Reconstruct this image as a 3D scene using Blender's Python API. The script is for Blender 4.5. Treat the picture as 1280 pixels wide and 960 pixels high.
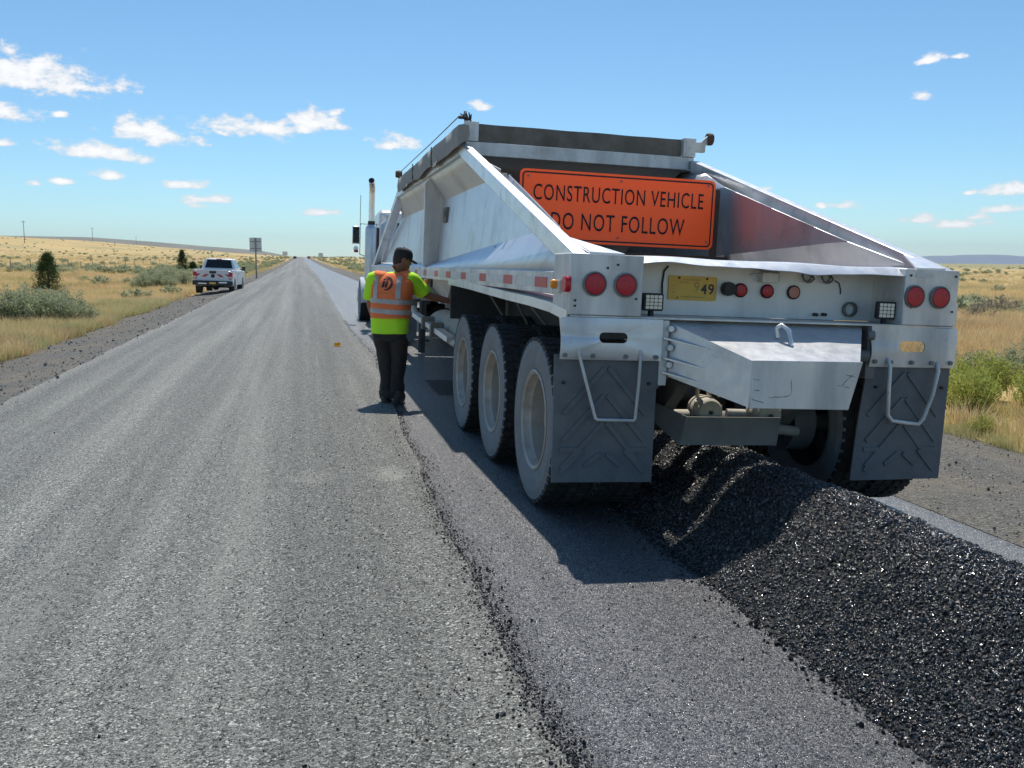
import bpy, bmesh, math, random
import numpy as np
from mathutils import Vector, Matrix, Euler, noise
from mathutils.bvhtree import BVHTree

for o in list(bpy.data.objects):
    bpy.data.objects.remove(o)
SC = bpy.context.scene
COL = SC.collection
rng = random.Random(11)
nrs = np.random.RandomState(5)
PI = math.pi

# ------------------------------------------------------------------ camera
R3 = ((0.97500968, 0.22104914, 0.0222126), (-0.22202746, 0.96605081, 0.13209706), (0.00774144, -0.13372772, 0.99098787))
right, fwd, up = [Vector((R3[0][i], R3[1][i], R3[2][i])) for i in range(3)]
cam_data = bpy.data.cameras.new('camera')
cam = bpy.data.objects.new('camera', cam_data)
COL.objects.link(cam)
mw = Matrix((right, up, -fwd)).transposed().to_4x4()
mw.translation = Vector((0, 0, 1.607))
cam.matrix_world = mw
cam_data.sensor_width = 36
cam_data.lens = 1148.35 / 1280 * 36
cam_data.clip_start = 0.05
cam_data.clip_end = 60000
SC.camera = cam
FPX = 1148.35


def pix_dir(u, v):
    return (right * ((u - 640) / FPX) + fwd - up * ((v - 480) / FPX)).normalized()


# ------------------------------------------------------------------ light, sky, exposure
SUN = Vector((0.1025, 0.534, 1.0)).normalized()
SUN_EL = math.asin(SUN.z)
SUN_AZ = math.atan2(SUN.x, SUN.y)
sl = bpy.data.lights.new('sun', 'SUN')
sl.energy = 2.8
sl.angle = math.radians(0.55)
sl.color = (1.0, 0.95, 0.87)
sun = bpy.data.objects.new('sun', sl)
sun.rotation_euler = SUN.to_track_quat('Z', 'Y').to_euler()
COL.objects.link(sun)
SC.view_settings.view_transform = 'Standard'
SC.view_settings.look = 'None'
SC.view_settings.gamma = 1
SC.view_settings.exposure = 0.62
SC.view_settings.use_curve_mapping = False
SC.cycles.max_bounces = 6
SC.cycles.diffuse_bounces = 4
SC.cycles.glossy_bounces = 3
SC.cycles.caustics_reflective = False
SC.cycles.caustics_refractive = False

world = bpy.data.worlds.new('World')
SC.world = world
world.use_nodes = True
wt = world.node_tree
wt.nodes.clear()


def wn(t, **k):
    n = wt.nodes.new(t)
    for a, b in k.items():
        setattr(n, a, b)
    return n


def wmath(op, a, b=None, c=None, clamp=False):
    n = wn('ShaderNodeMath', operation=op, use_clamp=clamp)
    for i, x in enumerate((a, b, c)):
        if x is None:
            continue
        if isinstance(x, (int, float)):
            n.inputs[i].default_value = x
        else:
            wt.links.new(x, n.inputs[i])
    return n.outputs[0]


sky = wn('ShaderNodeTexSky', sky_type='NISHITA')
sky.sun_disc = False
sky.sun_elevation = SUN_EL
sky.sun_rotation = SUN_AZ
sky.altitude = 1200
sky.air_density = 1.0
sky.dust_density = 0.5
sky.ozone_density = 5.0
tc = wn('ShaderNodeTexCoord')
DIR = tc.outputs['Generated']
CLOUDS = [(42, 96, 88, 24, .12), (105, 108, 30, 9, .1), (15, 143, 40, 11, .12), (-2, 179, 24, 5, 0), (190, 167, 50, 18, .1),
          (127, 191, 60, 11, .12), (330, 160, 85, 13, 0), (388, 157, 42, 19, -.1), (418, 141, 12, 6, 0), (137, 219, 21, 7, .05), (80, 227, 22, 5, 0),
          (43, 229, 8, 5, 0), (235, 232, 26, 6, 0), (263, 249, 36, 7, 0), (495, 180, 29, 11, .05), (599, 134, 16, 6, .1),
          (404, 266, 22, 5, 0), (252, 258, 14, 4, 0), (1161, 75, 17, 6, -.25), (1198, 71, 8, 3, 0), (1153, 119, 15, 7, -.1),
          (1058, 257, 24, 7, 0), (952, 237, 12, 4, 0), (1258, 238, 34, 8, -.05), (1212, 241, 9, 4, 0), (1145, 275, 27, 6, 0),
          (1193, 281, 31, 6, 0), (1223, 271, 12, 5, 0), (1264, 260, 36, 6, -.05), (1027, 258, 6, 4, 0), (72, 143, 10, 5, .1), (275, 165, 16, 5, .3)]
mask = None
for (u, v, w, h, tilt) in CLOUDS:
    c = pix_dir(u, v)
    t = (pix_dir(u + 5, v + 5 * tilt) - c)
    t = (t - c * t.dot(c)).normalized()
    b = c.cross(t).normalized()
    if b.z < 0:
        b = -b
    d1 = wn('ShaderNodeVectorMath', operation='DOT_PRODUCT')
    wt.links.new(DIR, d1.inputs[0])
    d1.inputs[1].default_value = t * (FPX / (w * 1.08))
    d2 = wn('ShaderNodeVectorMath', operation='DOT_PRODUCT')
    wt.links.new(DIR, d2.inputs[0])
    d2.inputs[1].default_value = b * (FPX / (h * 1.22))
    # flat base: the lower half falls off faster
    lo = wmath('MULTIPLY', wmath('MINIMUM', wmath('ADD', d2.outputs['Value'], .25), 0.0), 0.9)
    vv = wmath('ADD', d2.outputs['Value'], lo)
    r2 = wmath('ADD', wmath('MULTIPLY', d1.outputs['Value'], d1.outputs['Value']), wmath('MULTIPLY', vv, vv))
    m = wmath('SUBTRACT', 1.0, wmath('SQRT', r2))
    mask = m if mask is None else wmath('MAXIMUM', mask, m)
mp = wn('ShaderNodeMapping')
wt.links.new(DIR, mp.inputs[0])
mp.inputs['Scale'].default_value = (46, 46, 84)
ns = wn('ShaderNodeTexNoise')
wt.links.new(mp.outputs[0], ns.inputs['Vector'])
ns.inputs['Scale'].default_value = 1.0
ns.inputs['Detail'].default_value = 7
ns.inputs['Roughness'].default_value = .62
nz = wmath('MULTIPLY', wmath('SUBTRACT', ns.outputs['Fac'], .5), 3.1)
dens = wmath('ADD', wmath('MAXIMUM', mask, -1.5), nz)
mr = wn('ShaderNodeMapRange', interpolation_type='SMOOTHSTEP')
wt.links.new(dens, mr.inputs['Value'])
mr.inputs['From Min'].default_value = .0
mr.inputs['From Max'].default_value = .72
mr2 = wn('ShaderNodeMapRange')
wt.links.new(dens, mr2.inputs['Value'])
mr2.inputs['From Min'].default_value = .3
mr2.inputs['From Max'].default_value = 1.3
mr2.inputs['To Min'].default_value = .72
mr2.inputs['To Max'].default_value = 1.0
ccol = wn('ShaderNodeMixRGB', blend_type='MULTIPLY')
ccol.inputs[0].default_value = 1
ccol.inputs[1].default_value = (8.6, 8.6, 8.7, 1)
wt.links.new(mr2.outputs[0], ccol.inputs[2])
mixc = wn('ShaderNodeMixRGB')
wt.links.new(wmath('MULTIPLY', mr.outputs[0], .94), mixc.inputs[0])
tint = wn('ShaderNodeMixRGB', blend_type='MULTIPLY')
tint.inputs[0].default_value = 1
tint.inputs[2].default_value = (.76, .945, .94, 1)
wt.links.new(sky.outputs[0], tint.inputs[1])
wt.links.new(tint.outputs[0], mixc.inputs[1])
wt.links.new(ccol.outputs[0], mixc.inputs[2])
bg = wn('ShaderNodeBackground')
bg.inputs['Strength'].default_value = 0.09
wt.links.new(mixc.outputs[0], bg.inputs['Color'])
wo = wn('ShaderNodeOutputWorld')
wt.links.new(bg.outputs[0], wo.inputs[0])


# ------------------------------------------------------------------ helpers
class NT:
    """small wrapper for building a material's node tree"""

    def __init__(s, name):
        s.m = bpy.data.materials.new(name)
        s.m.use_nodes = True
        s.t = s.m.node_tree
        s.b = s.t.nodes['Principled BSDF']
        s.co = s.t.nodes.new('ShaderNodeTexCoord').outputs['Object']

    def n(s, t, **k):
        n = s.t.nodes.new(t)
        for a, b in k.items():
            setattr(n, a, b)
        return n

    def link(s, a, b):
        if isinstance(a, (int, float)):
            b.default_value = a
        elif isinstance(a, (tuple, list)):
            b.default_value = tuple(a) + ((1,) if len(a) == 3 and b.type == 'RGBA' else ())
        else:
            s.t.links.new(a, b)

    def scaled(s, sc):
        m = s.n('ShaderNodeMapping')
        s.link(s.co, m.inputs[0])
        m.inputs['Scale'].default_value = sc
        return m.outputs[0]

    def noise(s, scale, detail=4, rough=.55, vec=None):
        n = s.n('ShaderNodeTexNoise')
        s.link(vec if vec is not None else s.co, n.inputs['Vector'])
        n.inputs['Scale'].default_value = scale
        n.inputs['Detail'].default_value = detail
        n.inputs['Roughness'].default_value = rough
        return n.outputs['Fac']

    def voro(s, scale, feature='F1', out='Color', vec=None):
        n = s.n('ShaderNodeTexVoronoi', feature=feature)
        s.link(vec if vec is not None else s.co, n.inputs['Vector'])
        n.inputs['Scale'].default_value = scale
        return n.outputs[out]

    def ramp(s, f, stops, interp='LINEAR'):
        n = s.n('ShaderNodeValToRGB')
        n.color_ramp.interpolation = interp
        e = n.color_ramp.elements
        while len(e) < len(stops):
            e.new(.5)
        for i, (p, c) in enumerate(stops):
            e[i].position = p
            c = (c, c, c) if isinstance(c, (int, float)) else c
            e[i].color = tuple(c) + (1,)
        s.link(f, n.inputs[0])
        return n.outputs[0]

    def mix(s, f, a, b, mode='MIX'):
        n = s.n('ShaderNodeMixRGB', blend_type=mode)
        s.link(f, n.inputs[0])
        s.link(a, n.inputs[1])
        s.link(b, n.inputs[2])
        return n.outputs[0]

    def math(s, op, a, b=None, clamp=False):
        n = s.n('ShaderNodeMath', operation=op, use_clamp=clamp)
        s.link(a, n.inputs[0])
        if b is not None:
            s.link(b, n.inputs[1])
        return n.outputs[0]

    def xyz(s):
        n = s.n('ShaderNodeSeparateXYZ')
        s.link(s.co, n.inputs[0])
        return n.outputs

    def rand(s):
        return s.n('ShaderNodeObjectInfo').outputs['Random']

    def bump(s, h, strength=.3, dist=.01):
        n = s.n('ShaderNodeBump')
        n.inputs['Strength'].default_value = strength
        n.inputs['Distance'].default_value = dist
        s.link(h, n.inputs['Height'])
        s.link(n.outputs[0], s.b.inputs['Normal'])

    def out(s, col=None, rough=None, metal=None, spec=None):
        for v, k in ((col, 'Base Color'), (rough, 'Roughness'), (metal, 'Metallic'), (spec, 'Specular IOR Level')):
            if v is not None:
                s.link(v, s.b.inputs[k])
        return s.m


def paint(name, col, rough=.5, metal=0.0, var=.18, scale=6, dirt=None, dscale=3, damt=.5, bump=0.0, bscale=60, bdist=.002, streak=False, specks=0):
    n = NT(name)
    f = n.noise(scale, 5)
    a = tuple(c * (1 - var) for c in col)
    b = tuple(c * (1 + var) for c in col)
    c = n.mix(f, a, b)
    r = n.math('ADD', n.math('MULTIPLY', n.noise(scale * 2.3, 3), .25), rough - .12)
    if dirt:
        vec = n.scaled((1, 1, .18)) if streak else None
        dm = n.ramp(n.noise(dscale, 6, .65, vec), [(.62 - damt * .35, 0), (.62 + .12, 1)])
        dm = n.math('MULTIPLY', dm, min(1, damt * 1.3))
        c = n.mix(dm, c, dirt)
        r = n.math('ADD', r, n.math('MULTIPLY', dm, .25), clamp=True)
        if metal:
            metal = n.math('SUBTRACT', metal, n.math('MULTIPLY', dm, metal))
    if specks:
        # tar spatter: small dark spots in drifts
        sp = n.ramp(n.voro(34, out='Distance'), [(.10, 1), (.17, 0)])
        sp2 = n.ramp(n.voro(95, out='Distance'), [(.14, 1), (.24, 0)])
        dr = n.ramp(n.noise(3.1, 4, .6), [(.52, 0), (.66, 1)])
        sm = n.math('MULTIPLY', n.math('MAXIMUM', sp, sp2), dr)
        ps2 = n.ramp(n.noise(1.7, 5, .7), [(.55, 0), (.75, .55)])
        c = n.mix(ps2, c, (.33, .29, .24))
        c = n.mix(n.math('MULTIPLY', sm, specks), c, (.05, .045, .04))
    if bump:
        n.bump(n.noise(bscale, 3), bump, bdist)
    return n.out(c, r, metal)


class MB:
    """collects shapes and links them as ONE mesh object"""

    def __init__(s):
        s.v, s.f, s.mi, s.cur = [], [], [], 0

    def add(s, vs, fs):
        o = len(s.v)
        s.v += [tuple(v) for v in vs]
        s.f += [tuple(i + o for i in f) for f in fs]
        s.mi += [s.cur] * len(fs)
        return s

    def hexa(s, p):  # p: 4 bottom ccw then 4 top ccw
        return s.add(p, [(3, 2, 1, 0), (4, 5, 6, 7), (0, 1, 5, 4), (1, 2, 6, 5), (2, 3, 7, 6), (3, 0, 4, 7)])

    def box(s, x0, x1, y0, y1, z0, z1):
        return s.hexa([(x0, y0, z0), (x1, y0, z0), (x1, y1, z0), (x0, y1, z0), (x0, y0, z1), (x1, y0, z1), (x1, y1, z1), (x0, y1, z1)])

    def prism(s, pts, axis, a, b):
        """polygon pts (in the two other axes, in order) extruded from a to b along axis"""
        n = len(pts)

        def mk(p, t):
            return {0: (t, p[0], p[1]), 1: (p[0], t, p[1]), 2: (p[0], p[1], t)}[axis]
        vs = [mk(p, a) for p in pts] + [mk(p, b) for p in pts]
        fs = [tuple(range(n - 1, -1, -1)), tuple(range(n, 2 * n))] + [(i, (i + 1) % n, n + (i + 1) % n, n + i) for i in range(n)]
        return s.add(vs, fs)

    def slab(s, pts, off):
        """planar polygon given thickness by the vector off"""
        n = len(pts)
        vs = [tuple(p) for p in pts] + [tuple(Vector(p) + Vector(off)) for p in pts]
        fs = [tuple(range(n - 1, -1, -1)), tuple(range(n, 2 * n))] + [(i, (i + 1) % n, n + (i + 1) % n, n + i) for i in range(n)]
        return s.add(vs, fs)

    def cyl(s, p0, p1, r0, r1=None, n=12, cap=True):
        return s.tube([p0, p1], [r0, r0 if r1 is None else r1], n, cap)

    def tube(s, pts, r, n=8, cap=True):
        pts = [Vector(p) for p in pts]
        rs = r if isinstance(r, (list, tuple)) else [r] * len(pts)
        o = len(s.v)
        d = (pts[1] - pts[0]).normalized()
        a = d.cross(Vector((0, 0, 1)))
        if a.length < .1:
            a = d.cross(Vector((0, 1, 0)))
        a.normalize()
        for i, p in enumerate(pts):
            if i == 0:
                t = pts[1] - pts[0]
            elif i == len(pts) - 1:
                t = pts[-1] - pts[-2]
            else:
                t = (pts[i + 1] - p).normalized() + (p - pts[i - 1]).normalized()
            t.normalize()
            a = (a - t * a.dot(t)).normalized()
            b = t.cross(a)
            for k in range(n):
                an = 2 * PI * k / n
                s.v.append(tuple(p + (a * math.cos(an) + b * math.sin(an)) * rs[i]))
        for i in range(len(pts) - 1):
            for k in range(n):
                k2 = (k + 1) % n
                s.f.append((o + i * n + k, o + i * n + k2, o + (i + 1) * n + k2, o + (i + 1) * n + k))
                s.mi.append(s.cur)
        if cap:
            s.f.append(tuple(o + k for k in range(n - 1, -1, -1)))
            s.f.append(tuple(o + (len(pts) - 1) * n + k for k in range(n)))
            s.mi += [s.cur] * 2
        return s

    def lathe(s, prof, c=(0, 0, 0), axis=0, n=32, closed=False):
        """prof: (radius, height along axis)"""
        o = len(s.v)
        for (r, h) in prof:
            for k in range(n):
                a = 2 * PI * k / n
                p = [0, 0, 0]
                p[axis] = h
                p[(axis + 1) % 3] = r * math.cos(a)
                p[(axis + 2) % 3] = r * math.sin(a)
                s.v.append((p[0] + c[0], p[1] + c[1], p[2] + c[2]))
        m = len(prof)
        for i in range(m if closed else m - 1):
            j = (i + 1) % m
            for k in range(n):
                k2 = (k + 1) % n
                s.f.append((o + i * n + k, o + i * n + k2, o + j * n + k2, o + j * n + k))
                s.mi.append(s.cur)
        return s

    def loft(s, rings, cap=True):
        n = len(rings[0])
        o = len(s.v)
        for r in rings:
            s.v += [tuple(p) for p in r]
        for i in range(len(rings) - 1):
            for k in range(n):
                k2 = (k + 1) % n
                s.f.append((o + i * n + k, o + i * n + k2, o + (i + 1) * n + k2, o + (i + 1) * n + k))
                s.mi.append(s.cur)
        if cap:
            s.f.append(tuple(o + k for k in range(n - 1, -1, -1)))
            s.f.append(tuple(o + (len(rings) - 1) * n + k for k in range(n)))
            s.mi += [s.cur] * 2
        return s

    def mesh(s, name, mats, smooth=None):
        me = bpy.data.meshes.new(name)
        me.from_pydata(s.v, [], s.f)
        for m in (mats if isinstance(mats, (list, tuple)) else [mats]):
            me.materials.append(m)
        me.polygons.foreach_set('material_index', s.mi)
        bm = bmesh.new()
        bm.from_mesh(me)
        bmesh.ops.recalc_face_normals(bm, faces=bm.faces)
        bm.to_mesh(me)
        bm.free()
        if smooth is not None:
            me.shade_smooth()
            me.set_sharp_from_angle(angle=math.radians(smooth))
        me.update()
        return me

    def build(s, name, mats, parent=None, smooth=None, bevel=0, loc=None, label=None):
        o = link(name, s.mesh(name, mats, smooth), parent)
        if bevel:
            bv = o.modifiers.new('bevel', 'BEVEL')
            bv.width = bevel
            bv.segments = 2
            bv.limit_method = 'ANGLE'
            bv.angle_limit = math.radians(40)
            o.data.shade_smooth()
            o.data.set_sharp_from_angle(angle=math.radians(40))
        if loc:
            o.location = loc
        if label:
            o['label'] = label
        return o


def link(name, data, parent=None):
    o = bpy.data.objects.new(name, data)
    COL.objects.link(o)
    if parent:
        o.parent = parent
    return o


def tag(o, label=None, cat=None, group=None, kind=None):
    for k, v in (('label', label), ('category', cat), ('group', group), ('kind', kind)):
        if v:
            o[k] = v
    return o


def thing(name, label, cat, loc=(0, 0, 0), rot=(0, 0, 0), group=None):
    o = link(name, None)
    o.location = loc
    o.rotation_euler = rot
    o.empty_display_size = .2
    return tag(o, label, cat, group)


def copy_tree(o, parent=None):
    c = o.copy()
    COL.objects.link(c)
    c.parent = parent
    for ch in list(o.children):
        copy_tree(ch, c)
    return c


def wobble(me, amt, sc, seed=0, axes=(1, 1, 1)):
    for v in me.vertices:
        d = noise.noise_vector(v.co * sc + Vector((seed * 7.3, seed * 3.1, seed)))
        v.co += Vector((d.x * axes[0], d.y * axes[1], d.z * axes[2])) * amt


def text_mesh(txt, height, mat, width=None, bold=0.0, thick=.0015):
    """a mesh of lettering in the xz plane (facing -y), centred on its bounding box, scaled to width x height"""
    cu = bpy.data.curves.new('lettering', 'FONT')
    cu.body = txt
    cu.size = 1
    cu.offset = bold
    cu.space_character = 1.12
    cu.resolution_u = 4
    ob = bpy.data.objects.new('tmp', cu)
    COL.objects.link(ob)
    dg = bpy.context.evaluated_depsgraph_get()
    me = bpy.data.meshes.new_from_object(ob.evaluated_get(dg))
    bpy.data.objects.remove(ob)
    xs = [v.co.x for v in me.vertices]
    ys = [v.co.y for v in me.vertices]
    cx, cy = (min(xs) + max(xs)) / 2, (min(ys) + max(ys)) / 2
    sy = height / (max(ys) - min(ys))
    sx = width / (max(xs) - min(xs)) if width else sy
    for v in me.vertices:
        v.co = Vector(((v.co.x - cx) * sx, 0, (v.co.y - cy) * sy))
    me.materials.clear()
    me.materials.append(mat)
    bm = bmesh.new()
    bm.from_mesh(me)
    bmesh.ops.recalc_face_normals(bm, faces=bm.faces)
    for f in bm.faces:
        if f.normal.y > 0:
            f.normal_flip()
    r = bmesh.ops.extrude_face_region(bm, geom=list(bm.faces))
    for g in r['geom']:
        if isinstance(g, bmesh.types.BMVert):
            g.co.y -= thick
    bm.to_mesh(me)
    bm.free()
    return me


def rounded(x0, x1, z0, z1, r, n=5):
    pts = []
    for cx, cz, a0 in ((x1 - r, z1 - r, 0), (x0 + r, z1 - r, 90), (x0 + r, z0 + r, 180), (x1 - r, z0 + r, 270)):
        for k in range(n):
            a = math.radians(a0 + 90 * k / (n - 1))
            pts.append((cx + r * math.cos(a), cz + r * math.sin(a)))
    return pts


def scatter(name, pts, scl, rot, sources, pick=None):
    """ONE object whose geometry nodes set copies of the source meshes on its points"""
    me = bpy.data.meshes.new(name)
    n = len(pts)
    me.vertices.add(n)
    me.vertices.foreach_set('co', np.asarray(pts, dtype=np.float32).ravel())
    a = me.attributes.new('scl', 'FLOAT_VECTOR', 'POINT')
    s = np.asarray(scl, dtype=np.float32)
    if s.ndim == 1:
        s = np.repeat(s[:, None], 3, 1)
    a.data.foreach_set('vector', s.ravel())
    a = me.attributes.new('rot', 'FLOAT_VECTOR', 'POINT')
    a.data.foreach_set('vector', np.asarray(rot, dtype=np.float32).ravel())
    a = me.attributes.new('pick', 'INT', 'POINT')
    a.data.foreach_set('value', np.asarray(pick if pick is not None else nrs.randint(0, len(sources), n), dtype=np.int32))
    o = link(name, me)
    o['kind'] = 'stuff'
    g = bpy.data.node_groups.new(name, 'GeometryNodeTree')
    g.interface.new_socket('Geometry', in_out='INPUT', socket_type='NodeSocketGeometry')
    g.interface.new_socket('Geometry', in_out='OUTPUT', socket_type='NodeSocketGeometry')
    gi = g.nodes.new('NodeGroupInput')
    go = g.nodes.new('NodeGroupOutput')
    ip = g.nodes.new('GeometryNodeInstanceOnPoints')
    g.links.new(gi.outputs[0], ip.inputs['Points'])
    gt = g.nodes.new('GeometryNodeGeometryToInstance')
    for sm in reversed(sources):
        so = bpy.data.objects.new(name + '_piece', sm)
        oi = g.nodes.new('GeometryNodeObjectInfo')
        oi.inputs['Object'].default_value = so
        g.links.new(oi.outputs['Geometry'], gt.inputs[0])
    g.links.new(gt.outputs[0], ip.inputs['Instance'])
    ip.inputs['Pick Instance'].default_value = True

    def attr(nm, ty):
        na = g.nodes.new('GeometryNodeInputNamedAttribute')
        na.data_type = ty
        na.inputs['Name'].default_value = nm
        return na.outputs['Attribute']
    g.links.new(attr('scl', 'FLOAT_VECTOR'), ip.inputs['Scale'])
    g.links.new(attr('rot', 'FLOAT_VECTOR'), ip.inputs['Rotation'])
    g.links.new(attr('pick', 'INT'), ip.inputs['Instance Index'])
    g.links.new(ip.outputs[0], go.inputs[0])
    md = o.modifiers.new('scatter', 'NODES')
    md.node_group = g
    return o


# ------------------------------------------------------------------ terrain heights
CROWN = .80


def sstep(t):
    t = np.clip(t, 0, 1)
    return t * t * (3 - 2 * t)


def road_rise(y):
    return 3.15 * sstep((y - 120) / 780.0)


def cross(x):
    """near-road cross-section"""
    return np.interp(x, [-400, -30, -14, -8, -5.4, -4.4, -3.3, CROWN, 4.0, 4.9, 6.6, 9, 14, 40, 400],
                     [-.3, -.3, -.30, -.30, -.29, -.20, -.035, .066, -.055, -.12, -.2, -.3, -.36, -.5, -1.0])


def terrain(x, y, rough=1.0):
    x = np.asarray(x, float)
    y = np.asarray(y, float)
    w = sstep((400 - x) / 300.0)
    A = np.interp(x, [-900, -400, -252, -180, -127, -50, -20, 0, 90, 200], [24, 22.5, 20.6, 17.2, 11.2, 7.4, 5.3, 4.6, 5.3, 4.0]) - 1.6
    z = cross(x) * np.where(np.abs(x) < 60, 1, 1) + A * sstep((y - 120) / 780.0) * w
    far = sstep((y - 2600) / 2500.0)
    z = z * (1 - far) - 2.0 * far
    return z


def bumpy(x, y):
    d = np.maximum(np.maximum(-5.3 - x, x - 6.8), 0)
    k = np.minimum(d / 6, 1)
    z = np.zeros_like(x)
    it = np.nditer([x, y, z], op_flags=[['readonly'], ['readonly'], ['readwrite']])
    for a, b, c in it:
        c[...] = noise.noise(Vector((float(a) * .12, float(b) * .12, 0))) * .22 + noise.noise(Vector((float(a) * .02, float(b) * .02, 3))) * .7
    return z * k


def ground_z(x, y):
    x = np.atleast_1d(np.asarray(x, float))
    y = np.atleast_1d(np.asarray(y, float))
    return terrain(x, y) + bumpy(x, y)


def nonuni(a, step, grow, end):
    out = [a]
    while abs(out[-1]) < abs(end):
        step *= grow
        out.append(out[-1] + (step if end > 0 else -step))
    return out


def grid_mesh(name, xs, ys, zf, mat):
    X, Y = np.meshgrid(xs, ys)
    Z = zf(X, Y)
    nx, ny = len(xs), len(ys)
    me = bpy.data.meshes.new(name)
    vs = np.stack([X.ravel(), Y.ravel(), Z.ravel()], 1)
    idx = np.arange(nx * ny).reshape(ny, nx)
    fs = np.stack([idx[:-1, :-1].ravel(), idx[:-1, 1:].ravel(), idx[1:, 1:].ravel(), idx[1:, :-1].ravel()], 1)
    me.from_pydata(vs.tolist(), [], fs.tolist())
    me.materials.append(mat)
    me.shade_smooth()
    return me


# ------------------------------------------------------------------ materials
def field_mat():
    n = NT('dry_field_soil')
    big = n.ramp(n.noise(.035, 5, .6), [(.3, (.46, .35, .17)), (.42, (.62, .43, .20)), (.52, (.70, .50, .23)), (.62, (.52, .43, .19)), (.72, (.58, .40, .24))])
    mid = n.ramp(n.noise(.5, 6, .7), [(.3, (.36, .27, .14)), (.5, (.58, .42, .20)), (.75, (.70, .54, .30))])
    c = n.mix(.5, big, mid)
    fine = n.ramp(n.noise(9, 6, .75), [(.35, .72), (.65, 1.15)])
    c = n.mix(.8, c, fine, 'MULTIPLY')
    far = n.ramp(n.noise(.012, 6, .65), [(.46, 0), (.6, 1)])
    x = n.xyz()
    c = n.mix(n.math('MULTIPLY', far, .6), c, (.33, .31, .16))
    # a sage covered plain takes over far to the right
    fr = n.math('MULTIPLY', n.ramp(n.math('MULTIPLY', x[0], 1 / 900.0), [(.15, 0), (.5, 1)]), .85)
    c = n.mix(fr, c, n.mix(n.noise(.02, 6, .7), (.22, .235, .13), (.40, .35, .18)))
    n.bump(n.noise(6, 6, .7), .8, .08)
    return n.out(c, .95, 0, .1)


def gravel_mat(name, lo, hi, tint, scale=38, seed=0.0):
    n = NT(name)
    vec = n.scaled((1, 1, 1))
    cell = n.voro(scale, out='Color', vec=vec)
    sv = n.n('ShaderNodeSeparateXYZ')
    n.link(cell, sv.inputs[0])
    g = n.ramp(sv.outputs[0], [(0, lo), (.7, (lo + hi) * .5), (1, hi)])
    cell2 = n.voro(scale * 2.7, out='Color')
    sv2 = n.n('ShaderNodeSeparateXYZ')
    n.link(cell2, sv2.inputs[0])
    g2 = n.ramp(sv2.outputs[1], [(0, lo * .8), (1, hi * .9)])
    c = n.mix(n.ramp(n.noise(7, 5, .7), [(.35, 0), (.65, 1)]), g, g2)
    c = n.mix(1, c, tint, 'MULTIPLY')
    soil = n.ramp(n.noise(.9, 6, .7), [(.46, 0), (.68, 1)])
    c = n.mix(n.math('MULTIPLY', soil, .55), c, (.29, .24, .17))
    h = n.math('ADD', n.voro(scale, out='Distance'), n.math('MULTIPLY', n.noise(4, 5, .7), 2.5))
    n.bump(h, .9, .025)
    return n.out(c, .9, 0, .25)


def lane_mat(name, tone, light, sparkle, fresh):
    """chip surface: stones of several greys in dark binder, wheel tracks running along the road"""
    n = NT(name)
    s1, s2 = 125.0, 230.0
    va = n.voro(s1, out='Color')
    sa = n.n('ShaderNodeSeparateXYZ')
    n.link(va, sa.inputs[0])
    a = n.ramp(sa.outputs[0], [(0, .010), (.24, .045), (.5, .13), (.8, .29), (1, .64)])
    vb = n.voro(s2, out='Color')
    sb = n.n('ShaderNodeSeparateXYZ')
    n.link(vb, sb.inputs[0])
    b = n.ramp(sb.outputs[0], [(0, .03), (.4, .13), (.8, .25), (1, .48)])
    c = n.mix(n.ramp(n.noise(22, 4, .6), [(.4, 0), (.6, 1)]), a, b)
    hole = n.ramp(n.voro(s1 * .55, out='Distance'), [(.0, .25), (.22, .8), (.5, 1)])
    c = n.mix(.55, c, hole, 'MULTIPLY')
    speck = n.ramp(n.noise(58, 3, .6), [(.585, 0), (.65, 1)])
    c = n.mix(n.math('MULTIPLY', speck, .8), c, (.016, .016, .018))
    track = n.noise(1, 5, .6, n.scaled((1.4, .012, 1)))
    patch = n.noise(1, 6, .7, n.scaled((2.6, .10, 1)))
    tr = n.math('ADD', n.math('MULTIPLY', track, .7), n.math('MULTIPLY', patch, .3))
    tone_f = n.ramp(tr, [(.34, tuple(t * .66 for t in tone)), (.5, tone), (.64, light)])
    c = n.mix(1, c, tone_f, 'MULTIPLY')
    if not fresh:
        pale = n.ramp(n.math('ADD', n.math('MULTIPLY', n.noise(1, 5, .65, n.scaled((1.9, .07, 1))), .75), n.math('MULTIPLY', n.noise(30, 3), .25)), [(.53, 0), (.66, 1)])
        c = n.mix(n.math('MULTIPLY', pale, .55), c, (.33, .33, .285))
        # pale dust spilled near the joint
        q = n.xyz()
        for (dx, dy, rx, ry, am) in ((.60, 6.55, .22, .42, .5), (.05, 6.6, .30, .40, .28)):
            a2 = n.math('MULTIPLY', n.math('SUBTRACT', q[0], dx), 1 / rx)
            b2 = n.math('MULTIPLY', n.math('SUBTRACT', q[1], dy), 1 / ry)
            e2 = n.math('ADD', n.math('MULTIPLY', a2, a2), n.math('MULTIPLY', b2, b2))
            e2 = n.math('ADD', e2, n.math('MULTIPLY', n.noise(9, 5, .7), 1.1))
            c = n.mix(n.math('MULTIPLY', n.ramp(e2, [(.45, 1), (1.0, 0)]), am), c, (.42, .42, .36))
    h = n.math('ADD', n.math('MULTIPLY', n.voro(s1, out='Distance'), -1.0), n.math('MULTIPLY', n.noise(60, 4), .6))
    n.bump(h, 1.0, .006 if not fresh else .008)
    r = n.ramp(sa.outputs[1], [(0, sparkle), (.5, .75 if not fresh else .45), (1, .95 if not fresh else .7)])
    return n.out(c, r, 0, .35 if not fresh else .9)


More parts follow.
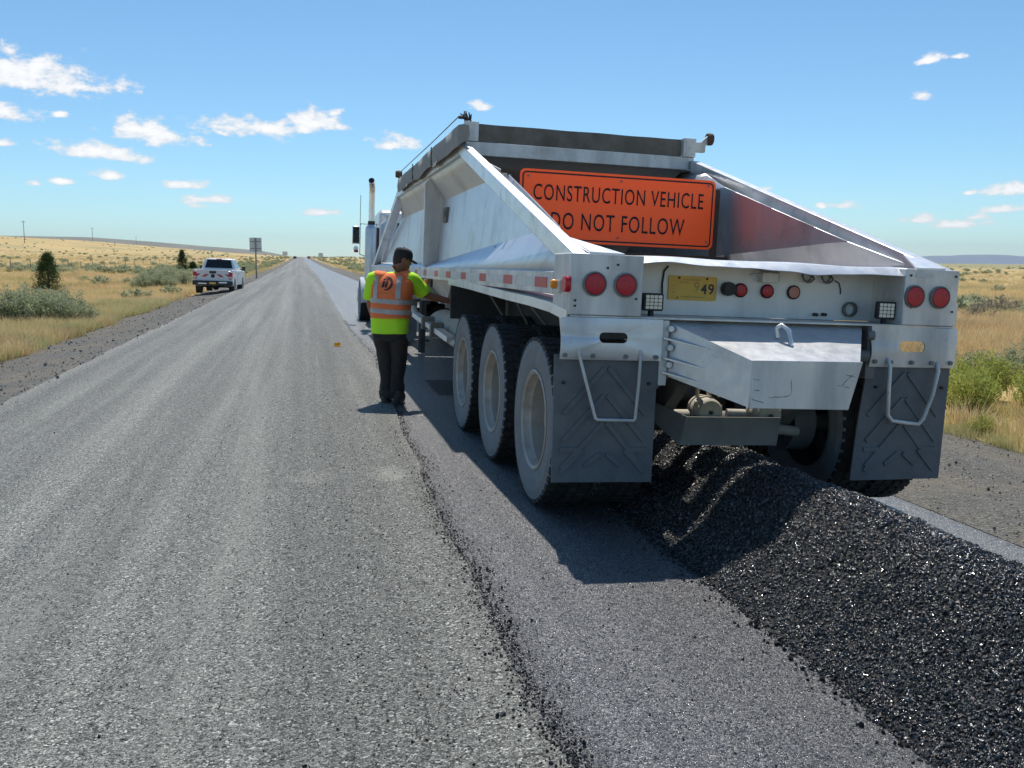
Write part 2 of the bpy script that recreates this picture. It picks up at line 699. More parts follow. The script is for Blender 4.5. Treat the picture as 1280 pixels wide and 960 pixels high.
M = {}
M['field'] = field_mat()
M['shoulder'] = gravel_mat('shoulder_gravel', .06, .34, (1.0, .95, .84), 55)
M['lane'] = lane_mat('worn_chip_surface', (1.08, 1.065, .95), (1.56, 1.53, 1.35), .45, False)
M['fresh'] = lane_mat('fresh_tacked_surface', (.54, .515, .505), (.84, .80, .79), .18, True)
M['fresh'].node_tree.nodes['Principled BSDF'].inputs['IOR'].default_value = 1.7
M['hill'] = paint('hill_scrub', (.20, .19, .15), .95, var=.3, scale=.01)
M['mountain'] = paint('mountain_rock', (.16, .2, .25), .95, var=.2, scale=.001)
ALU = dict(dirt=(.30, .285, .26), dscale=2.2, damt=.26, streak=True, bump=.08, bscale=7, bdist=.01, specks=.45)
M['alu'] = paint('brushed_aluminium', (.70, .72, .75), .42, .75, var=.10, scale=5, **ALU)
M['alu_bright'] = paint('bright_aluminium', (.82, .82, .82), .36, .55, var=.08, scale=6, dirt=(.30, .28, .25), dscale=5, damt=.28, bump=.12, bscale=7, bdist=.008, specks=.8)
M['recess'] = paint('lightened_recess_panel', (.90, .885, .86), .5, .1, var=.10, scale=4, dirt=(.42, .40, .37), dscale=3, damt=.35, streak=True)  # base lightened to offset the lip's shade: light put into the colour
M['panel'] = paint('dull_aluminium_panel', (.80, .785, .765), .45, .35, var=.12, scale=4, dirt=(.30, .28, .25), dscale=3, damt=.5, streak=True, bump=.14, bscale=6, bdist=.012, specks=.7)
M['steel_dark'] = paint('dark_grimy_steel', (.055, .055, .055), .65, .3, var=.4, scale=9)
M['frame'] = paint('dusty_grey_frame', (.22, .215, .20), .7, .2, var=.3, scale=7, dirt=(.35, .31, .25), dscale=5, damt=.4)
M['slope'] = paint('grey_slope_sheet', (.46, .45, .44), .6, .5, var=.25, scale=4)  # even grey metal, darker than the hopper's side sheets
M['tyre'] = paint('dusty_tyre_rubber', (.215, .22, .225), .82, 0, var=.25, scale=14, dirt=(.32, .31, .29), dscale=5, damt=.5, bump=.2, bscale=90)
M['tread'] = paint('black_tread_rubber', (.036, .035, .034), .8, 0, var=.5, scale=14, dirt=(.10, .095, .09), dscale=7, damt=.45)
M['rim'] = paint('dusty_cream_rim', (.46, .42, .37), .5, .25, var=.2, scale=8, dirt=(.30, .23, .17), dscale=10, damt=.55)
M['rubber'] = paint('mud_flap_rubber', (.135, .142, .152), .7, 0, var=.3, scale=5, dirt=(.235, .23, .22), dscale=4, damt=.6, bump=.2, bscale=40)
M['orange'] = paint('fluorescent_orange_sheeting', (2.3, .215, .035), .45, 0, var=.0, scale=3)  # red raised past full reflectance: fluorescent glow put into the base colour
M['black'] = paint('black_print', (.018, .016, .018), .5, 0, var=.2)
M['red_lens'] = paint('red_lens', (.55, .012, .035), .28, 0, var=.15, scale=30)
M['pink_lens'] = paint('faded_lens', (.62, .24, .19), .3, 0, var=.15, scale=30)
M['amber'] = paint('amber_lens', (.95, .33, .02), .25, 0, var=.1)
M['clear'] = paint('clear_lens', (.60, .64, .64), .15, .25, var=.25, scale=40)
M['chrome'] = paint('polished_steel', (.8, .8, .82), .30, 1.0, var=.06)
M['plate'] = paint('yellow_plate', (.86, .54, .10), .45, 0, var=.15, scale=10, dirt=(.50, .34, .13), dscale=14, damt=.35)
M['plate_ink'] = paint('plate_ink', (.05, .07, .10), .5, 0, var=.3)
M['plate_faded'] = paint('faded_plate_ink', (.50, .33, .10), .5, 0, var=.3)
M['tape_red'] = paint('red_tape', (.58, .05, .06), .4, 0, var=.2, scale=14, dirt=(.5, .3, .28), dscale=9, damt=.4)
M['tape_white'] = paint('white_tape', (.68, .68, .67), .4, 0, var=.15, scale=14, dirt=(.4, .4, .38), dscale=9, damt=.4)
M['board'] = paint('weathered_end_board', (.17, .145, .115), .8, 0, var=.45, scale=3, dirt=(.27, .26, .24), dscale=6, damt=.5)
M['tarp'] = paint('grey_tarpaulin', (.30, .285, .265), .75, 0, var=.2, scale=4, dirt=(.42, .39, .34), dscale=4, damt=.35, bump=.25, bscale=12, bdist=.02)
M['rust'] = paint('rusty_bracket', (.12, .075, .055), .8, .1, var=.4, scale=9)
M['dust'] = paint('dust_coated_steel', (.60, .55, .46), .8, .05, var=.2, scale=9, dirt=(.33, .28, .21), dscale=12, damt=.4)
M['white'] = paint('white_vehicle_paint', (.80, .80, .80), .25, 0, var=.04, scale=3)
M['grey_paint'] = paint('pale_grey_vehicle_paint', (.72, .73, .74), .3, 0, var=.05, scale=3)
M['glass'] = paint('dark_window_glass', (.012, .016, .016), .06, 0, var=.3)
M['bumper'] = paint('black_bumper_plastic', (.03, .03, .032), .5, 0, var=.2)
M['wood'] = paint('grey_weathered_wood', (.34, .30, .26), .85, 0, var=.35, scale=9)
M['sign_back'] = paint('galvanised_sign_back', (.72, .71, .68), .55, .3, var=.12, scale=4)
M['wire'] = paint('fence_wire', (.25, .23, .21), .6, .5)
M['skin'] = paint('sunburnt_skin', (.36, .155, .09), .5, 0, var=.12, scale=14)
M['hair'] = paint('dark_hair', (.03, .02, .015), .7, 0, var=.3, scale=60)
M['hivis'] = paint('lime_shirt_cloth', (.62, 1.1, .035), .8, 0, var=.10, scale=7, bump=.25, bscale=26, bdist=.012)  # green pushed past full reflectance to paint in a fluorescent glow
M['vest'] = paint('orange_vest_cloth', (1.15, .25, .075), .8, 0, var=.10, scale=7, dirt=(.55, .20, .10), dscale=5, damt=.4, bump=.25, bscale=24, bdist=.012)  # overbright red, a fluorescent glow painted into the cloth colour
M['reflective'] = paint('reflective_band', (.56, .54, .51), .45, 0, var=.10, scale=14, dirt=(.36, .29, .24), dscale=9, damt=.45)
M['pants'] = paint('dark_work_trousers', (.042, .033, .028), .85, 0, var=.25, scale=9, bump=.4, bscale=18, bdist=.02)
M['cap'] = paint('black_cap_cloth', (.018, .018, .02), .8, 0, var=.3, scale=20, dirt=(.06, .06, .06), dscale=18, damt=.5)
M['boot'] = paint('dusty_work_boot', (.05, .042, .036), .7, 0, var=.4, scale=16, dirt=(.14, .13, .12), dscale=16, damt=.4)
M['marker'] = paint('yellow_marker_tab', (.85, .45, .03), .5, 0, var=.08)


def leaf_mat(name, c0, c1, c2, trans=.35, patchy=False):
    n = NT(name)
    r = n.rand()
    c = n.mix(r, c0, c1)
    c = n.mix(n.ramp(n.noise(7, 4, .7), [(.4, 0), (.65, .75)]), c, c2)
    if patchy:
        # stands of different grass: tan, rusty and greenish drifts across the ground
        loc = n.n('ShaderNodeObjectInfo').outputs['Location']
        pn = n.noise(.16, 5, .65, loc)
        c = n.mix(n.ramp(pn, [(.50, 0), (.60, .65)]), c, (.50, .50, .20))
        pn2 = n.noise(.33, 4, .6, loc)
        c = n.mix(n.ramp(pn2, [(.52, 0), (.66, .6)]), c, (.56, .38, .22))
    tr = n.n('ShaderNodeBsdfTranslucent')
    n.link(c, tr.inputs['Color'])
    ms = n.n('ShaderNodeMixShader')
    ms.inputs[0].default_value = trans
    n.t.links.new(n.b.outputs[0], ms.inputs[1])
    n.t.links.new(tr.outputs[0], ms.inputs[2])
    n.t.links.new(ms.outputs[0], n.t.nodes['Material Output'].inputs['Surface'])
    return n.out(c, .85, 0, .15)


M['sage'] = leaf_mat('sagebrush_leaf', (.35, .39, .22), (.41, .43, .26), (.50, .51, .34))
M['sage_green'] = leaf_mat('rabbitbrush_leaf', (.34, .42, .08), (.42, .46, .11), (.60, .55, .20))
M['sage_dry'] = leaf_mat('dry_bush_leaf', (.32, .29, .20), (.36, .32, .22), (.34, .29, .24))
M['juniper'] = leaf_mat('juniper_leaf', (.05, .085, .028), (.06, .10, .034), (.085, .13, .045))
M['stem'] = paint('woody_stem', (.14, .105, .075), .9, 0, var=.3, scale=30)
M['grass'] = leaf_mat('dry_grass_blade', (.80, .61, .34), (.86, .67, .39), (.72, .60, .29), patchy=True)
M['grass_green'] = leaf_mat('yellow_green_grass_blade', (.54, .53, .24), (.60, .56, .27), (.70, .60, .32), patchy=True)
M['pale_rock'] = paint('pale_stone', (.26, .25, .225), .9, 0, var=.35, scale=20)


def stone_mat(name, lo, hi, r0, r1, spec, bump=0, pale=None):
    n = NT(name)
    if bump:
        n.bump(n.noise(1.6, 2), bump, .5)
    r = n.rand()
    c = n.ramp(r, [(0, lo), (.6, tuple(a * .6 + b * .4 for a, b in zip(lo, hi))), (.92, hi), (1, hi if not pale else pale)])
    r2 = n.math('FRACT', n.math('MULTIPLY', r, 37.7))
    return n.out(c, n.ramp(r2, [(0, r0), (1, r1)]), 0, spec)


M['binder_stone'] = stone_mat('bitumen_coated_stone', (.0015, .0012, .0012), (.012, .0092, .0088), .12, .44, 1.0, .35, (.24, .18, .165))
M['binder_stone'].node_tree.nodes['Principled BSDF'].inputs['IOR'].default_value = 1.62
M['dark_stone'] = stone_mat('loose_dark_stone', (.006, .006, .007), (.035, .033, .033), .3, .8, .4)
M['chip_stone'] = stone_mat('grey_chip_stone', (.05, .05, .052), (.34, .33, .30), .4, .9, .35)
M['binder'] = paint('bitumen_binder', (.004, .004, .0045), .45, 0, var=.3, scale=60, bump=1.0, bscale=70, bdist=.02)

# ------------------------------------------------------------------ the setting
xs = sorted(set(nonuni(-5.3, .5, 1.09, -9000) + [-4.8, -4.2, -3.7, -3.3, -2, 0, 2, 4.0, 4.5, 4.9, 5.4, 6, 6.6] + nonuni(7, .5, 1.09, 16000)))
ys = sorted(set(nonuni(-30, 5, 1.2, -1200) + list(np.arange(-30, 60, 1.5)) + nonuni(60, 1.5, 1.045, 17000)))


def soil_z(X, Y):
    z = terrain(X, Y) + bumpy(X, Y)
    road = (X > -5.5) & (X < 7)
    return np.where(road, z - .06, z)


ground = link('ground', grid_mesh('ground', xs, ys, soil_z, M['field']))
tag(ground, 'dry golden sagebrush plain on both sides of the road', kind='structure')

ryn = sorted(set(list(np.arange(-12, 40, .25)) + nonuni(40, .3, 1.05, 1000)))


def jag(y, amp, seed, sc=.7):
    return noise.noise(Vector((seed, y * sc, .3))) * amp + noise.noise(Vector((seed + 5, y * sc * 4, .3))) * amp * .4


def strip(name, xa, xb, nx, lift, mat, label, hfun=None):
    vs, fs = [], []
    for y in ryn:
        a, b = xa(y), xb(y)
        for i in range(nx + 1):
            x = a + (b - a) * i / nx
            z = float(terrain(x, y)) + lift
            if hfun:
                z += hfun(x, y, i / nx)
            vs.append((x, y, z))
    m = nx + 1
    for j in range(len(ryn) - 1):
        for i in range(nx):
            fs.append((j * m + i, j * m + i + 1, (j + 1) * m + i + 1, (j + 1) * m + i))
    me = bpy.data.meshes.new(name)
    me.from_pydata(vs, [], fs)
    me.materials.append(mat)
    me.shade_smooth()
    o = link(name, me)
    tag(o, label, kind='structure')
    return o


JX = [(0, .76), (3, .76), (5.5, .79), (8, .85), (10, .96), (15, 1.1), (21, 1.0), (36, 1.12), (90, 1.5), (1000, 1.5)]


def joint(y):
    return float(np.interp(y, [p[0] for p in JX], [p[1] for p in JX])) + (jag(y, .05, 2.0, 1.2) if y < 60 else 0)


def shoulder_h(x, y, t):
    k = math.sin(t * PI)
    if y > 80:
        return 0
    return k * (noise.noise(Vector((x * 1.1, y * .7, 1))) * .05 + abs(noise.noise(Vector((x * 3.1, y * 2.1, 4)))) * .05)


strip('left_shoulder', lambda y: -5.5 + jag(y, .5, 1), lambda y: -3.2, 10, -.012, M['shoulder'], 'gravel shoulder along the left edge of the road', shoulder_h)
strip('right_shoulder', lambda y: 4.2, lambda y: 6.9 + jag(y, .4, 9), 12, -.012, M['shoulder'], 'rough gravel shoulder along the right edge of the road', shoulder_h)
strip('old_lane', lambda y: -3.35 + jag(y, .10, 3), lambda y: joint(y), 14, 0.0, M['lane'], 'worn pale grey chip surface of the left lane')
strip('fresh_lane', lambda y: joint(y) - .15, lambda y: 4.55 + jag(y, .22, 7), 8, -.016, M['fresh'], 'darker tacked surface of the right lane')

# far relief
hx = np.linspace(-3800, 900, 90)
hy = np.linspace(3600, 6200, 14)


def hill_z(X, Y):
    sky_z = np.interp(X / 4200.0, [-.6, -.30, -.205, -.143, -.1, -.056, -.03, -.01, .02, .045, .07, .12], [.022, .0217, .0212, .0172, .0137, .0108, .008, .002, .003, .0046, .0025, .0])
    t = np.clip((Y - 3600) / 600.0, 0, 1)
    prof = t * t * (3 - 2 * t)
    return sky_z * 4200 * prof - 6


tag(link('far_hill', grid_mesh('far_hill', hx, hy, hill_z, M['hill'])), 'low bluish hill beyond the golden field', kind='structure')
mx = np.linspace(3000, 26000, 160)
mv = []


def mtn_z(X, Y):
    z = np.zeros_like(X)
    for i in np.ndindex(X.shape):
        a = X[i] / 1000.0
        h = 60 + 150 * (noise.noise(Vector((a * .32, 2.2, 0))) + .45) + 50 * noise.noise(Vector((a * 1.1, 8, 0)))
        z[i] = max(0, h)
    t = np.clip((Y - 15200) / 1500.0, 0, 1)
    return z * t * (3 - 2 * t) * t - 25


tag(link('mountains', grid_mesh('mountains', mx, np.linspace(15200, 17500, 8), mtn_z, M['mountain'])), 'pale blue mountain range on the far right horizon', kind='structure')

# ------------------------------------------------------------------ vegetation
def blades_mesh(name, n, h, spread, width, mat, lean=.5, seed=0, segs=2):
    r = random.Random(seed)
    b = MB()
    for i in range(n):
        a = r.uniform(0, 2 * PI)
        d = spread * math.sqrt(r.random())
        base = Vector((d * math.cos(a), d * math.sin(a), 0))
        hh = h * r.uniform(.45, 1.0)
        ln = Vector((math.cos(a) + r.uniform(-.8, .8), math.sin(a) + r.uniform(-.8, .8), 0)) * lean * hh * r.uniform(.2, 1)
        ta = r.uniform(0, PI)
        t = Vector((math.cos(ta), math.sin(ta), 0)) * width
        m1 = base + ln * .35 + Vector((0, 0, hh * .6))
        tip = base + ln + Vector((0, 0, hh))
        b.add([base - t, base + t, m1 + t * .7, m1 - t * .7, tip], [(0, 1, 2, 3), (3, 2, 4)])
    return b.mesh(name, mat)


def bush_meshes(seed, n_br, n_leaf, h, rad, mat, leaf=(.055, .014), upright=.55):
    """foliage mesh and stem mesh of a shrub: branches fan out of the base, small leaves crowd their outer halves"""
    r = random.Random(seed)
    st, fo = MB(), MB()
    for i in range(n_br):
        a = r.uniform(0, 2 * PI)
        out = rad * math.sqrt(r.random())
        top = h * (1 - .45 * (out / rad) ** 2) * r.uniform(.72, 1.08)
        tip = Vector((out * math.cos(a), out * math.sin(a), top))
        mid = Vector((tip.x * .5 + r.uniform(-.04, .04), tip.y * .5 + r.uniform(-.04, .04), top * .48))
        b0 = Vector((r.uniform(-.05, .05), r.uniform(-.05, .05), -.05))
        if i % 3 == 0:
            st.tube([b0, mid, tip * .96], [.013 * h, .009 * h, .003], 4)
        for k in range(n_leaf):
            t = r.uniform(.25, 1.0) ** .7
            p = (b0.lerp(mid, t * 2) if t < .5 else mid.lerp(tip, t * 2 - 1))
            q = p + Vector((r.gauss(0, 1), r.gauss(0, 1), r.gauss(0, 1))) * .055 * (h + rad) * .5
            d = Vector((r.gauss(0, .6), r.gauss(0, .6), r.uniform(.1, 1) * upright + r.gauss(0, .3))).normalized()
            w = d.cross(Vector((r.gauss(0, 1), r.gauss(0, 1), r.gauss(0, 1)))).normalized()
            L, W = leaf[0] * r.uniform(.6, 1.4), leaf[1] * r.uniform(.7, 1.4)
            if q.z < .02:
                q.z = .02 + r.random() * .05
            fo.add([q - w * W, q + w * W, q + d * L + w * W * .5, q + d * L - w * W * .5], [(0, 1, 2, 3)])
    return fo.mesh('foliage', mat), st.mesh('stem', M['stem'])


near_sage = [bush_meshes(40 + i, 64, 40, .95, .62, M['sage']) for i in range(5)]
far_sage = [bush_meshes(60 + i, 26, 13, .75, .6, M['sage'], leaf=(.12, .04))[0] for i in range(5)]
green_sage = [bush_meshes(80 + i, 60, 34, .85, .6, M['sage_green'], leaf=(.07, .010), upright=1.1) for i in range(3)]
dry_sage = [bush_meshes(90 + i, 30, 14, .7, .55, M['sage_dry'], leaf=(.09, .018)) for i in range(2)]


def gz1(x, y):
    return float(ground_z(x, y)[0])


def bush(meshes, x, y, s, label, group, sz=1.0, name='sagebrush'):
    if isinstance(meshes, tuple):
        o = thing(name, label, 'bush', group=group)
        f = link('foliage', meshes[0], o)
        link('stem', meshes[1], o)
    else:
        o = tag(link(name, meshes), label, 'bush', group)
    o.location = (x, y, gz1(x, y) - .02)
    o.rotation_euler = (0, 0, rng.uniform(0, 2 * PI))
    o.scale = (s, s * rng.uniform(.85, 1.15), s * sz)
    return o


LN = 'big grey green sagebrush in the clump at the far left verge'
for i, (x, y, s, lb) in enumerate([(-5.81, 27.0, 0.74, 'small sagebrush at the road end of the big left clump'), (-6.21, 26.5, 0.93, 'sagebrush second from the road end of the big left clump'),
                                   (-6.71, 26.9, 1.07, 'tall sagebrush in the middle of the big left clump'), (-7.11, 26.3, 1.04, 'wide sagebrush towards the left edge of the photo'),
                                   (-7.65, 26.7, 1.07, 'sagebrush cut by the left edge of the photo'), (-6.48, 27.9, 1.12, 'sagebrush at the back of the big left clump'),
                                   (-7.38, 27.9, 1.12, 'sagebrush in the back row near the left photo edge'), (-8.28, 27.4, 1.12, 'sagebrush just beyond the left edge of the photo')]):
    bush(near_sage[i % 5], x, y, s, lb, 'sagebrush clump on the left verge')
for i, (x, y, s) in enumerate([(-7.9, 60, 1.0), (-8.6, 61, 1.25), (-9.3, 60, 1.2), (-10.0, 62, 1.0), (-8.8, 65, 1.5), (-9.8, 66, 1.5), (-10.6, 68, 1.2), (-7.4, 63, 1.1), (-8.0, 68, 1.4)]):
    bush(near_sage[(i + 2) % 5], x, y, s, 'grey green sagebrush in the clump behind the parked pickup', 'sagebrush clump left of the pickup')
for i, (x, y, s) in enumerate([(-4.9, 76, 1.1), (-5.2, 78, 1.3), (-6.0, 80, 1.2), (-6.6, 76, 1.1), (-5.4, 84, 1.3)]):
    bush(near_sage[(i + 1) % 5], x, y, s, 'sagebrush beside the post of the blank sign', 'sagebrush by the sign post')
for i, (x, y, s, k) in enumerate([(7.75, 9.3, .72, 0), (8.5, 9.0, .78, 1), (9.2, 9.5, .80, 2), (8.1, 10.1, .75, 1), (8.9, 10.5, .80, 0), (9.8, 10.4, .75, 2), (9.7, 8.9, .7, 0), (7.05, 8.3, .3, 2)]):
    bush(green_sage[k], x, y, s, 'bright green rabbitbrush on the right verge behind the mud flap', 'green rabbitbrush on the right verge', name='rabbitbrush')
for i, (x, y, s) in enumerate([(9.6, 11.5, .62), (10.6, 11.9, .58), (8.9, 12.0, .55), (11.5, 12.4, .6), (10.4, 13.4, .6), (12.6, 13.6, .6)]):
    bush(near_sage[(i + 3) % 5], x, y, s, 'grey sagebrush behind the green rabbitbrush', 'grey sagebrush on the right verge')
for i, (x, y, s) in enumerate([(21.6, 25.6, 1.0), (22.6, 26.2, 1.15), (17.2, 20.7, .9), (24.0, 27.0, .9), (19, 24, .7)]):
    bush(dry_sage[i % 2], x, y, s, 'dry grey bush in the golden grass on the right', 'dry bushes on the right plain', name='dry_bush')

# scattered brush over both fields: the nearest stand alone, the rest is one mass
cand = []
r2 = random.Random(77)
for i in range(12000):
    if r2.random() < .62:
        ang = math.radians(r2.uniform(-19, -.3))
    elif r2.random() < .45:
        ang = math.radians(r2.uniform(.4, 7))
    else:
        ang = math.radians(r2.uniform(10, 56))
    d = 30 * math.exp(r2.random() * math.log(38))
    x, y = d * math.sin(ang), d * math.cos(ang)
    if -6.2 < x < 7.6:
        continue
    dens = noise.noise(Vector((x * .018, y * .010, 5))) + .5 * noise.noise(Vector((x * .06, y * .03, 9)))
    verge = (abs(x) < 26 and y > 70)
    if r2.random() < ((.5 if abs(x) < 17 or x > 0 else .25) if verge else (.06 + .26 * max(0, dens + .05) if x < 0 else (.03 + .22 * max(0, dens) if d < 110 else .10 + .4 * max(0, dens) + (.35 if d > 190 else 0)))):
        if x < 0 and (y < 60 or x > -30 and y < 100) and r2.random() < .93:
            continue
        cand.append((d, x, y, r2.uniform(.6, 1.5)))
cand.sort(key=lambda c: c[0] / c[3])
for c in cand[:215]:
    bush(far_sage[r2.randrange(5)], c[1], c[2], c[3], 'low grey green sagebrush dotted over the ' + ('golden field left of the road' if c[1] < 0 else 'plain right of the road'),
         'sagebrush scattered on the left field' if c[1] < 0 else 'sagebrush scattered on the right plain', .8)
rest = cand[215:]
px = np.array([c[1] for c in rest])
py = np.array([c[2] for c in rest])
pz = ground_z(px, py)
ns_ = len(rest)
o = scatter('distant_sagebrush', np.stack([px, py, pz], 1), np.array([(c[3] * 1.15, c[3] * 1.15, c[3] * .8) for c in rest]),
            np.stack([np.zeros(ns_), np.zeros(ns_), nrs.uniform(0, 6.28, ns_)], 1), far_sage)
tag(o, 'grey green sagebrush spread over the far fields')

tufts = [blades_mesh('tuft', 46, .36, .16, .0045, M['grass'], .55, 200 + i) for i in range(4)]
tufts_g = [blades_mesh('tuft', 46, .36, .18, .005, M['grass_green'], .55, 210 + i) for i in range(3)]
tufts_far = [blades_mesh('tuft', 30, .40, .42, .012, M['grass'], .5, 220 + i) for i in range(3)]


def grass(name, n, box, src, smin, smax, label, keep=None, expo=1.0, wedge=None):
    P = []
    r = random.Random(len(name) * 7 + n)
    while len(P) < n:
        if wedge:
            a = math.radians(r.uniform(wedge[0], wedge[1]))
            d = wedge[2] * (wedge[3] / wedge[2]) ** r.random()
            x, y = d * math.sin(a), d * math.cos(a)
        else:
            x, y = r.uniform(box[0], box[1]), r.uniform(box[2], box[3])
        if keep and r.random() > keep(x, y):
            continue
        P.append((x, y))
    P = np.array(P)
    z = ground_z(P[:, 0], P[:, 1]) - .015
    s = nrs.uniform(smin, smax, n)
    o = scatter(name, np.column_stack([P, z]), s, np.column_stack([nrs.uniform(-.15, .15, n), nrs.uniform(-.15, .15, n), nrs.uniform(0, 6.28, n)]), src)
    return tag(o, label)


def keep_left(x, y):
    if x > -5.35 + .35 * noise.noise(Vector((x, y * .5, 0))):
        return 0
    return .35 + .65 * (noise.noise(Vector((x * .35, y * .25, 2))) > -.15)


def keep_right(x, y):
    if x < 6.75:
        return 0
    if x < 10.6 and y < 12.6:
        return .03
    return .25 + .75 * (noise.noise(Vector((x * .5, y * .5, 6))) > -.1)


grass('dry_grass', 16000, None, tufts, .7, 1.3, 'dry golden grass along the left verge and field', keep_left, wedge=(-42, -4, 9, 70))
grass('verge_grass', 5200, (-8.0, -5.2, 13, 40), tufts_g, .5, 1.0, 'yellow green grass at the foot of the left sagebrush clump', keep_left)
grass('field_grass', 19000, None, tufts_far, .7, 1.3, 'golden grass covering the rising left field', keep_left, wedge=(-28, -.6, 60, 520))
grass('plain_grass', 17000, None, tufts, .7, 1.3, 'dry golden grass on the right plain', keep_right, wedge=(7, 62, 9, 60))
grass('right_verge_grass', 800, (6.6, 10.5, 6.2, 9.6), tufts_g, .25, .6, 'tall yellowish grass on the right verge', keep_right)
grass('far_plain_grass', 13000, None, tufts_far, .7, 1.3, 'golden grass on the far right plain', keep_right, wedge=(2, 58, 50, 300))
grass('roadside_grass', 3000, None, tufts_far, .6, 1.1, 'golden grass beside the far right lane', keep_right, wedge=(.6, 10, 60, 400))


def juniper(x, y, h, w, label, seed):
    r = random.Random(seed)
    t = thing('juniper_tree', label, 'tree', (x, y, gz1(x, y)))
    MB().tube([(0, 0, -.1), (.02, 0, h * .4), (0, .02, h * .92)], [.09, .06, .015], 7).build('trunk', M['stem'], t)
    fo, lb = MB(), MB()
    for i in range(280):
        zt = (r.random() ** .8) * h
        rad = w * (1 - (zt / h) ** 2.0) * (.75 + .35 * noise.noise(Vector((zt * 3, i * .9, seed)))) + .05
        a = r.uniform(0, 2 * PI)
        d = rad * math.sqrt(r.uniform(.15, 1.1))
        c = Vector((d * math.cos(a), d * math.sin(a), max(.06, zt)))
        if i % 6 == 0:
            lb.tube([(0, 0, max(.05, c.z - .25)), tuple(c)], [.02, .006], 4)
        for k in range(26):
            q = c + Vector((r.gauss(0, 1), r.gauss(0, 1), r.gauss(0, 1))) * .10
            dd = Vector((r.gauss(0, .6) + math.cos(a) * .5, r.gauss(0, .6) + math.sin(a) * .5, r.uniform(.1, 1.2))).normalized()
            wv = dd.cross(Vector((r.gauss(0, 1), r.gauss(0, 1), r.gauss(0, 1)))).normalized() * .018
            fo.add([q - wv, q + wv, q + dd * .11], [(0, 1, 2)])
    fo.build('crown', M['juniper'], t)
    lb.build('limb', M['stem'], t)
    return t


juniper(-14.4, 58.6, 2.42, .98, 'dark green juniper standing behind the left sagebrush clump', 3)
juniper(-14.1, 119, 2.75, .80, 'small dark juniper behind the bushes near the pickup', 8)
juniper(-13.2, 122, 1.2, .8, 'low dark juniper bush beside the small juniper', 12)

# fence of thin posts across the left field
ft = thing('wire_fence', 'wire fence of thin wooden and steel posts across the left field', 'fence', (0, 0, 0))
posts = [(-31.5, 96), (-31.3, 104), (-31, 111), (-30.8, 118), (-30.9, 124), (-31.2, 131), (-31.5, 139), (-31.6, 147), (-31.8, 156), (-32, 166), (-32.2, 176), (-32.4, 187), (-32.6, 198), (-32.8, 210), (-33, 222),
         (-33.2, 236), (-33.4, 250), (-33.6, 264), (-33.8, 280), (-34, 297), (-34.2, 315), (-34.4, 335), (-34.6, 355), (-34.8, 376)]
wp = MB().cyl((0, 0, -.3), (.01, 0, 1.42), .065, .055, 7).mesh('fence_post', M['wood'])
tp = MB().box(-.03, .03, -.03, .03, -.3, 1.35).mesh('fence_post', M['rust'])
tops = []
for i, (x, y) in enumerate(posts):
    z = gz1(x, y)
    p = link('fence_post', wp if i % 2 == 0 else tp, ft)
    p.location = (x, y, z)
    p.rotation_euler = (rng.uniform(-.06, .06), rng.uniform(-.06, .06), 0)
    tops.append(Vector((x, y, z)))
for hgt in (.45, .8, 1.15):
    MB().tube([t + Vector((.07, 0, hgt)) for t in tops], .006, 3).build('fence_wire', M['wire'], ft)

# utility poles on the left skyline
for (u, vt, dist, lb) in ((29, 275.5, 640, 'tallest utility pole at the far left on the skyline'), (115, 284.5, 960, 'middle one of the three utility poles on the skyline'), (170, 295.5, 1250, 'smallest utility pole on the skyline towards the hill')):
    d = pix_dir(u, vt)
    k = dist / math.hypot(d.x, d.y)
    x, y, zt = d.x * k, d.y * k, 1.607 + d.z * k
    z = gz1(x, y)
    t = thing('utility_pole', lb, 'utility pole', (x, y, z), group='utility poles on the left skyline')
    H = zt - z
    MB().cyl((0, 0, -1), (0, 0, H), .24, .17, 8).build('pole', M['wood'], t)
    MB().box(-1.3, 1.3, -.08, .08, H - 1.0, H - .75).build('crossarm', M['wood'], t)

# roadside signs
t = thing('road_sign', 'blank grey back of a square road sign on a tall thin post', 'sign', (-3.75, 82.3, float(terrain(-3.75, 82.3)) - .02), (0, 0, .02))
MB().box(-.06, .06, -.04, .04, -.3, 3.45).build('post', M['wood'], t)
MB().prism(rounded(-.50, .50, 2.25, 3.45, .05), 1, .042, .05).build('panel', M['sign_back'], t)
MB().box(-.45, .45, .0405, .0425, 2.5, 2.56).box(-.45, .45, .0405, .0425, 3.1, 3.16).build('brace', M['wire'], t)
for (x, y, w, h, hb, mt, lb) in ((-6.0, 372, 1.9, 1.5, 2.2, 'sign_back', 'small grey sign far off on the left beside the crest'), (-2.6, 420, 1.4, 1.0, .5, 'steel_dark', 'tiny dark low sign at the left road edge near the crest'),
                                 (3.4, 420, 1.3, 1.0, .6, 'tape_red', 'tiny reddish low sign at the right road edge near the crest'), (8.2, 400, 1.9, 1.7, 1.6, 'sign_back', 'small grey sign far off on the right beside the crest')):
    t = thing('road_sign', lb, 'sign', (x, y, float(terrain(x, y))))
    MB().box(-.06, .06, -.05, .05, -.2, hb + h).build('post', M['wood'], t)
    MB().box(-w / 2, w / 2, -.08, -.052, hb, hb + h).build('panel', M[mt], t)

t = thing('road_marker', 'small yellow marker tab stuck on the road near the joint', 'road marker', (.60, 16.6, float(terrain(.6, 16.6)) + .004), (0, 0, .1))
MB().box(-.06, .06, -.06, .06, 0, .012).build('base', M['marker'], t)
MB().box(-.055, .055, -.005, .005, .0125, .06).build('upright_tab', M['marker'], t)
# ------------------------------------------------------------------ the belly dump trailer
TLOC = Vector((2.6959, 5.0073, 0.0))
TROLL, TPITCH = .0358, -.0046
tr = thing('belly_dump_trailer', 'silver belly dump trailer with an orange sign across its rear', 'trailer', TLOC, (TPITCH, TROLL, 0))


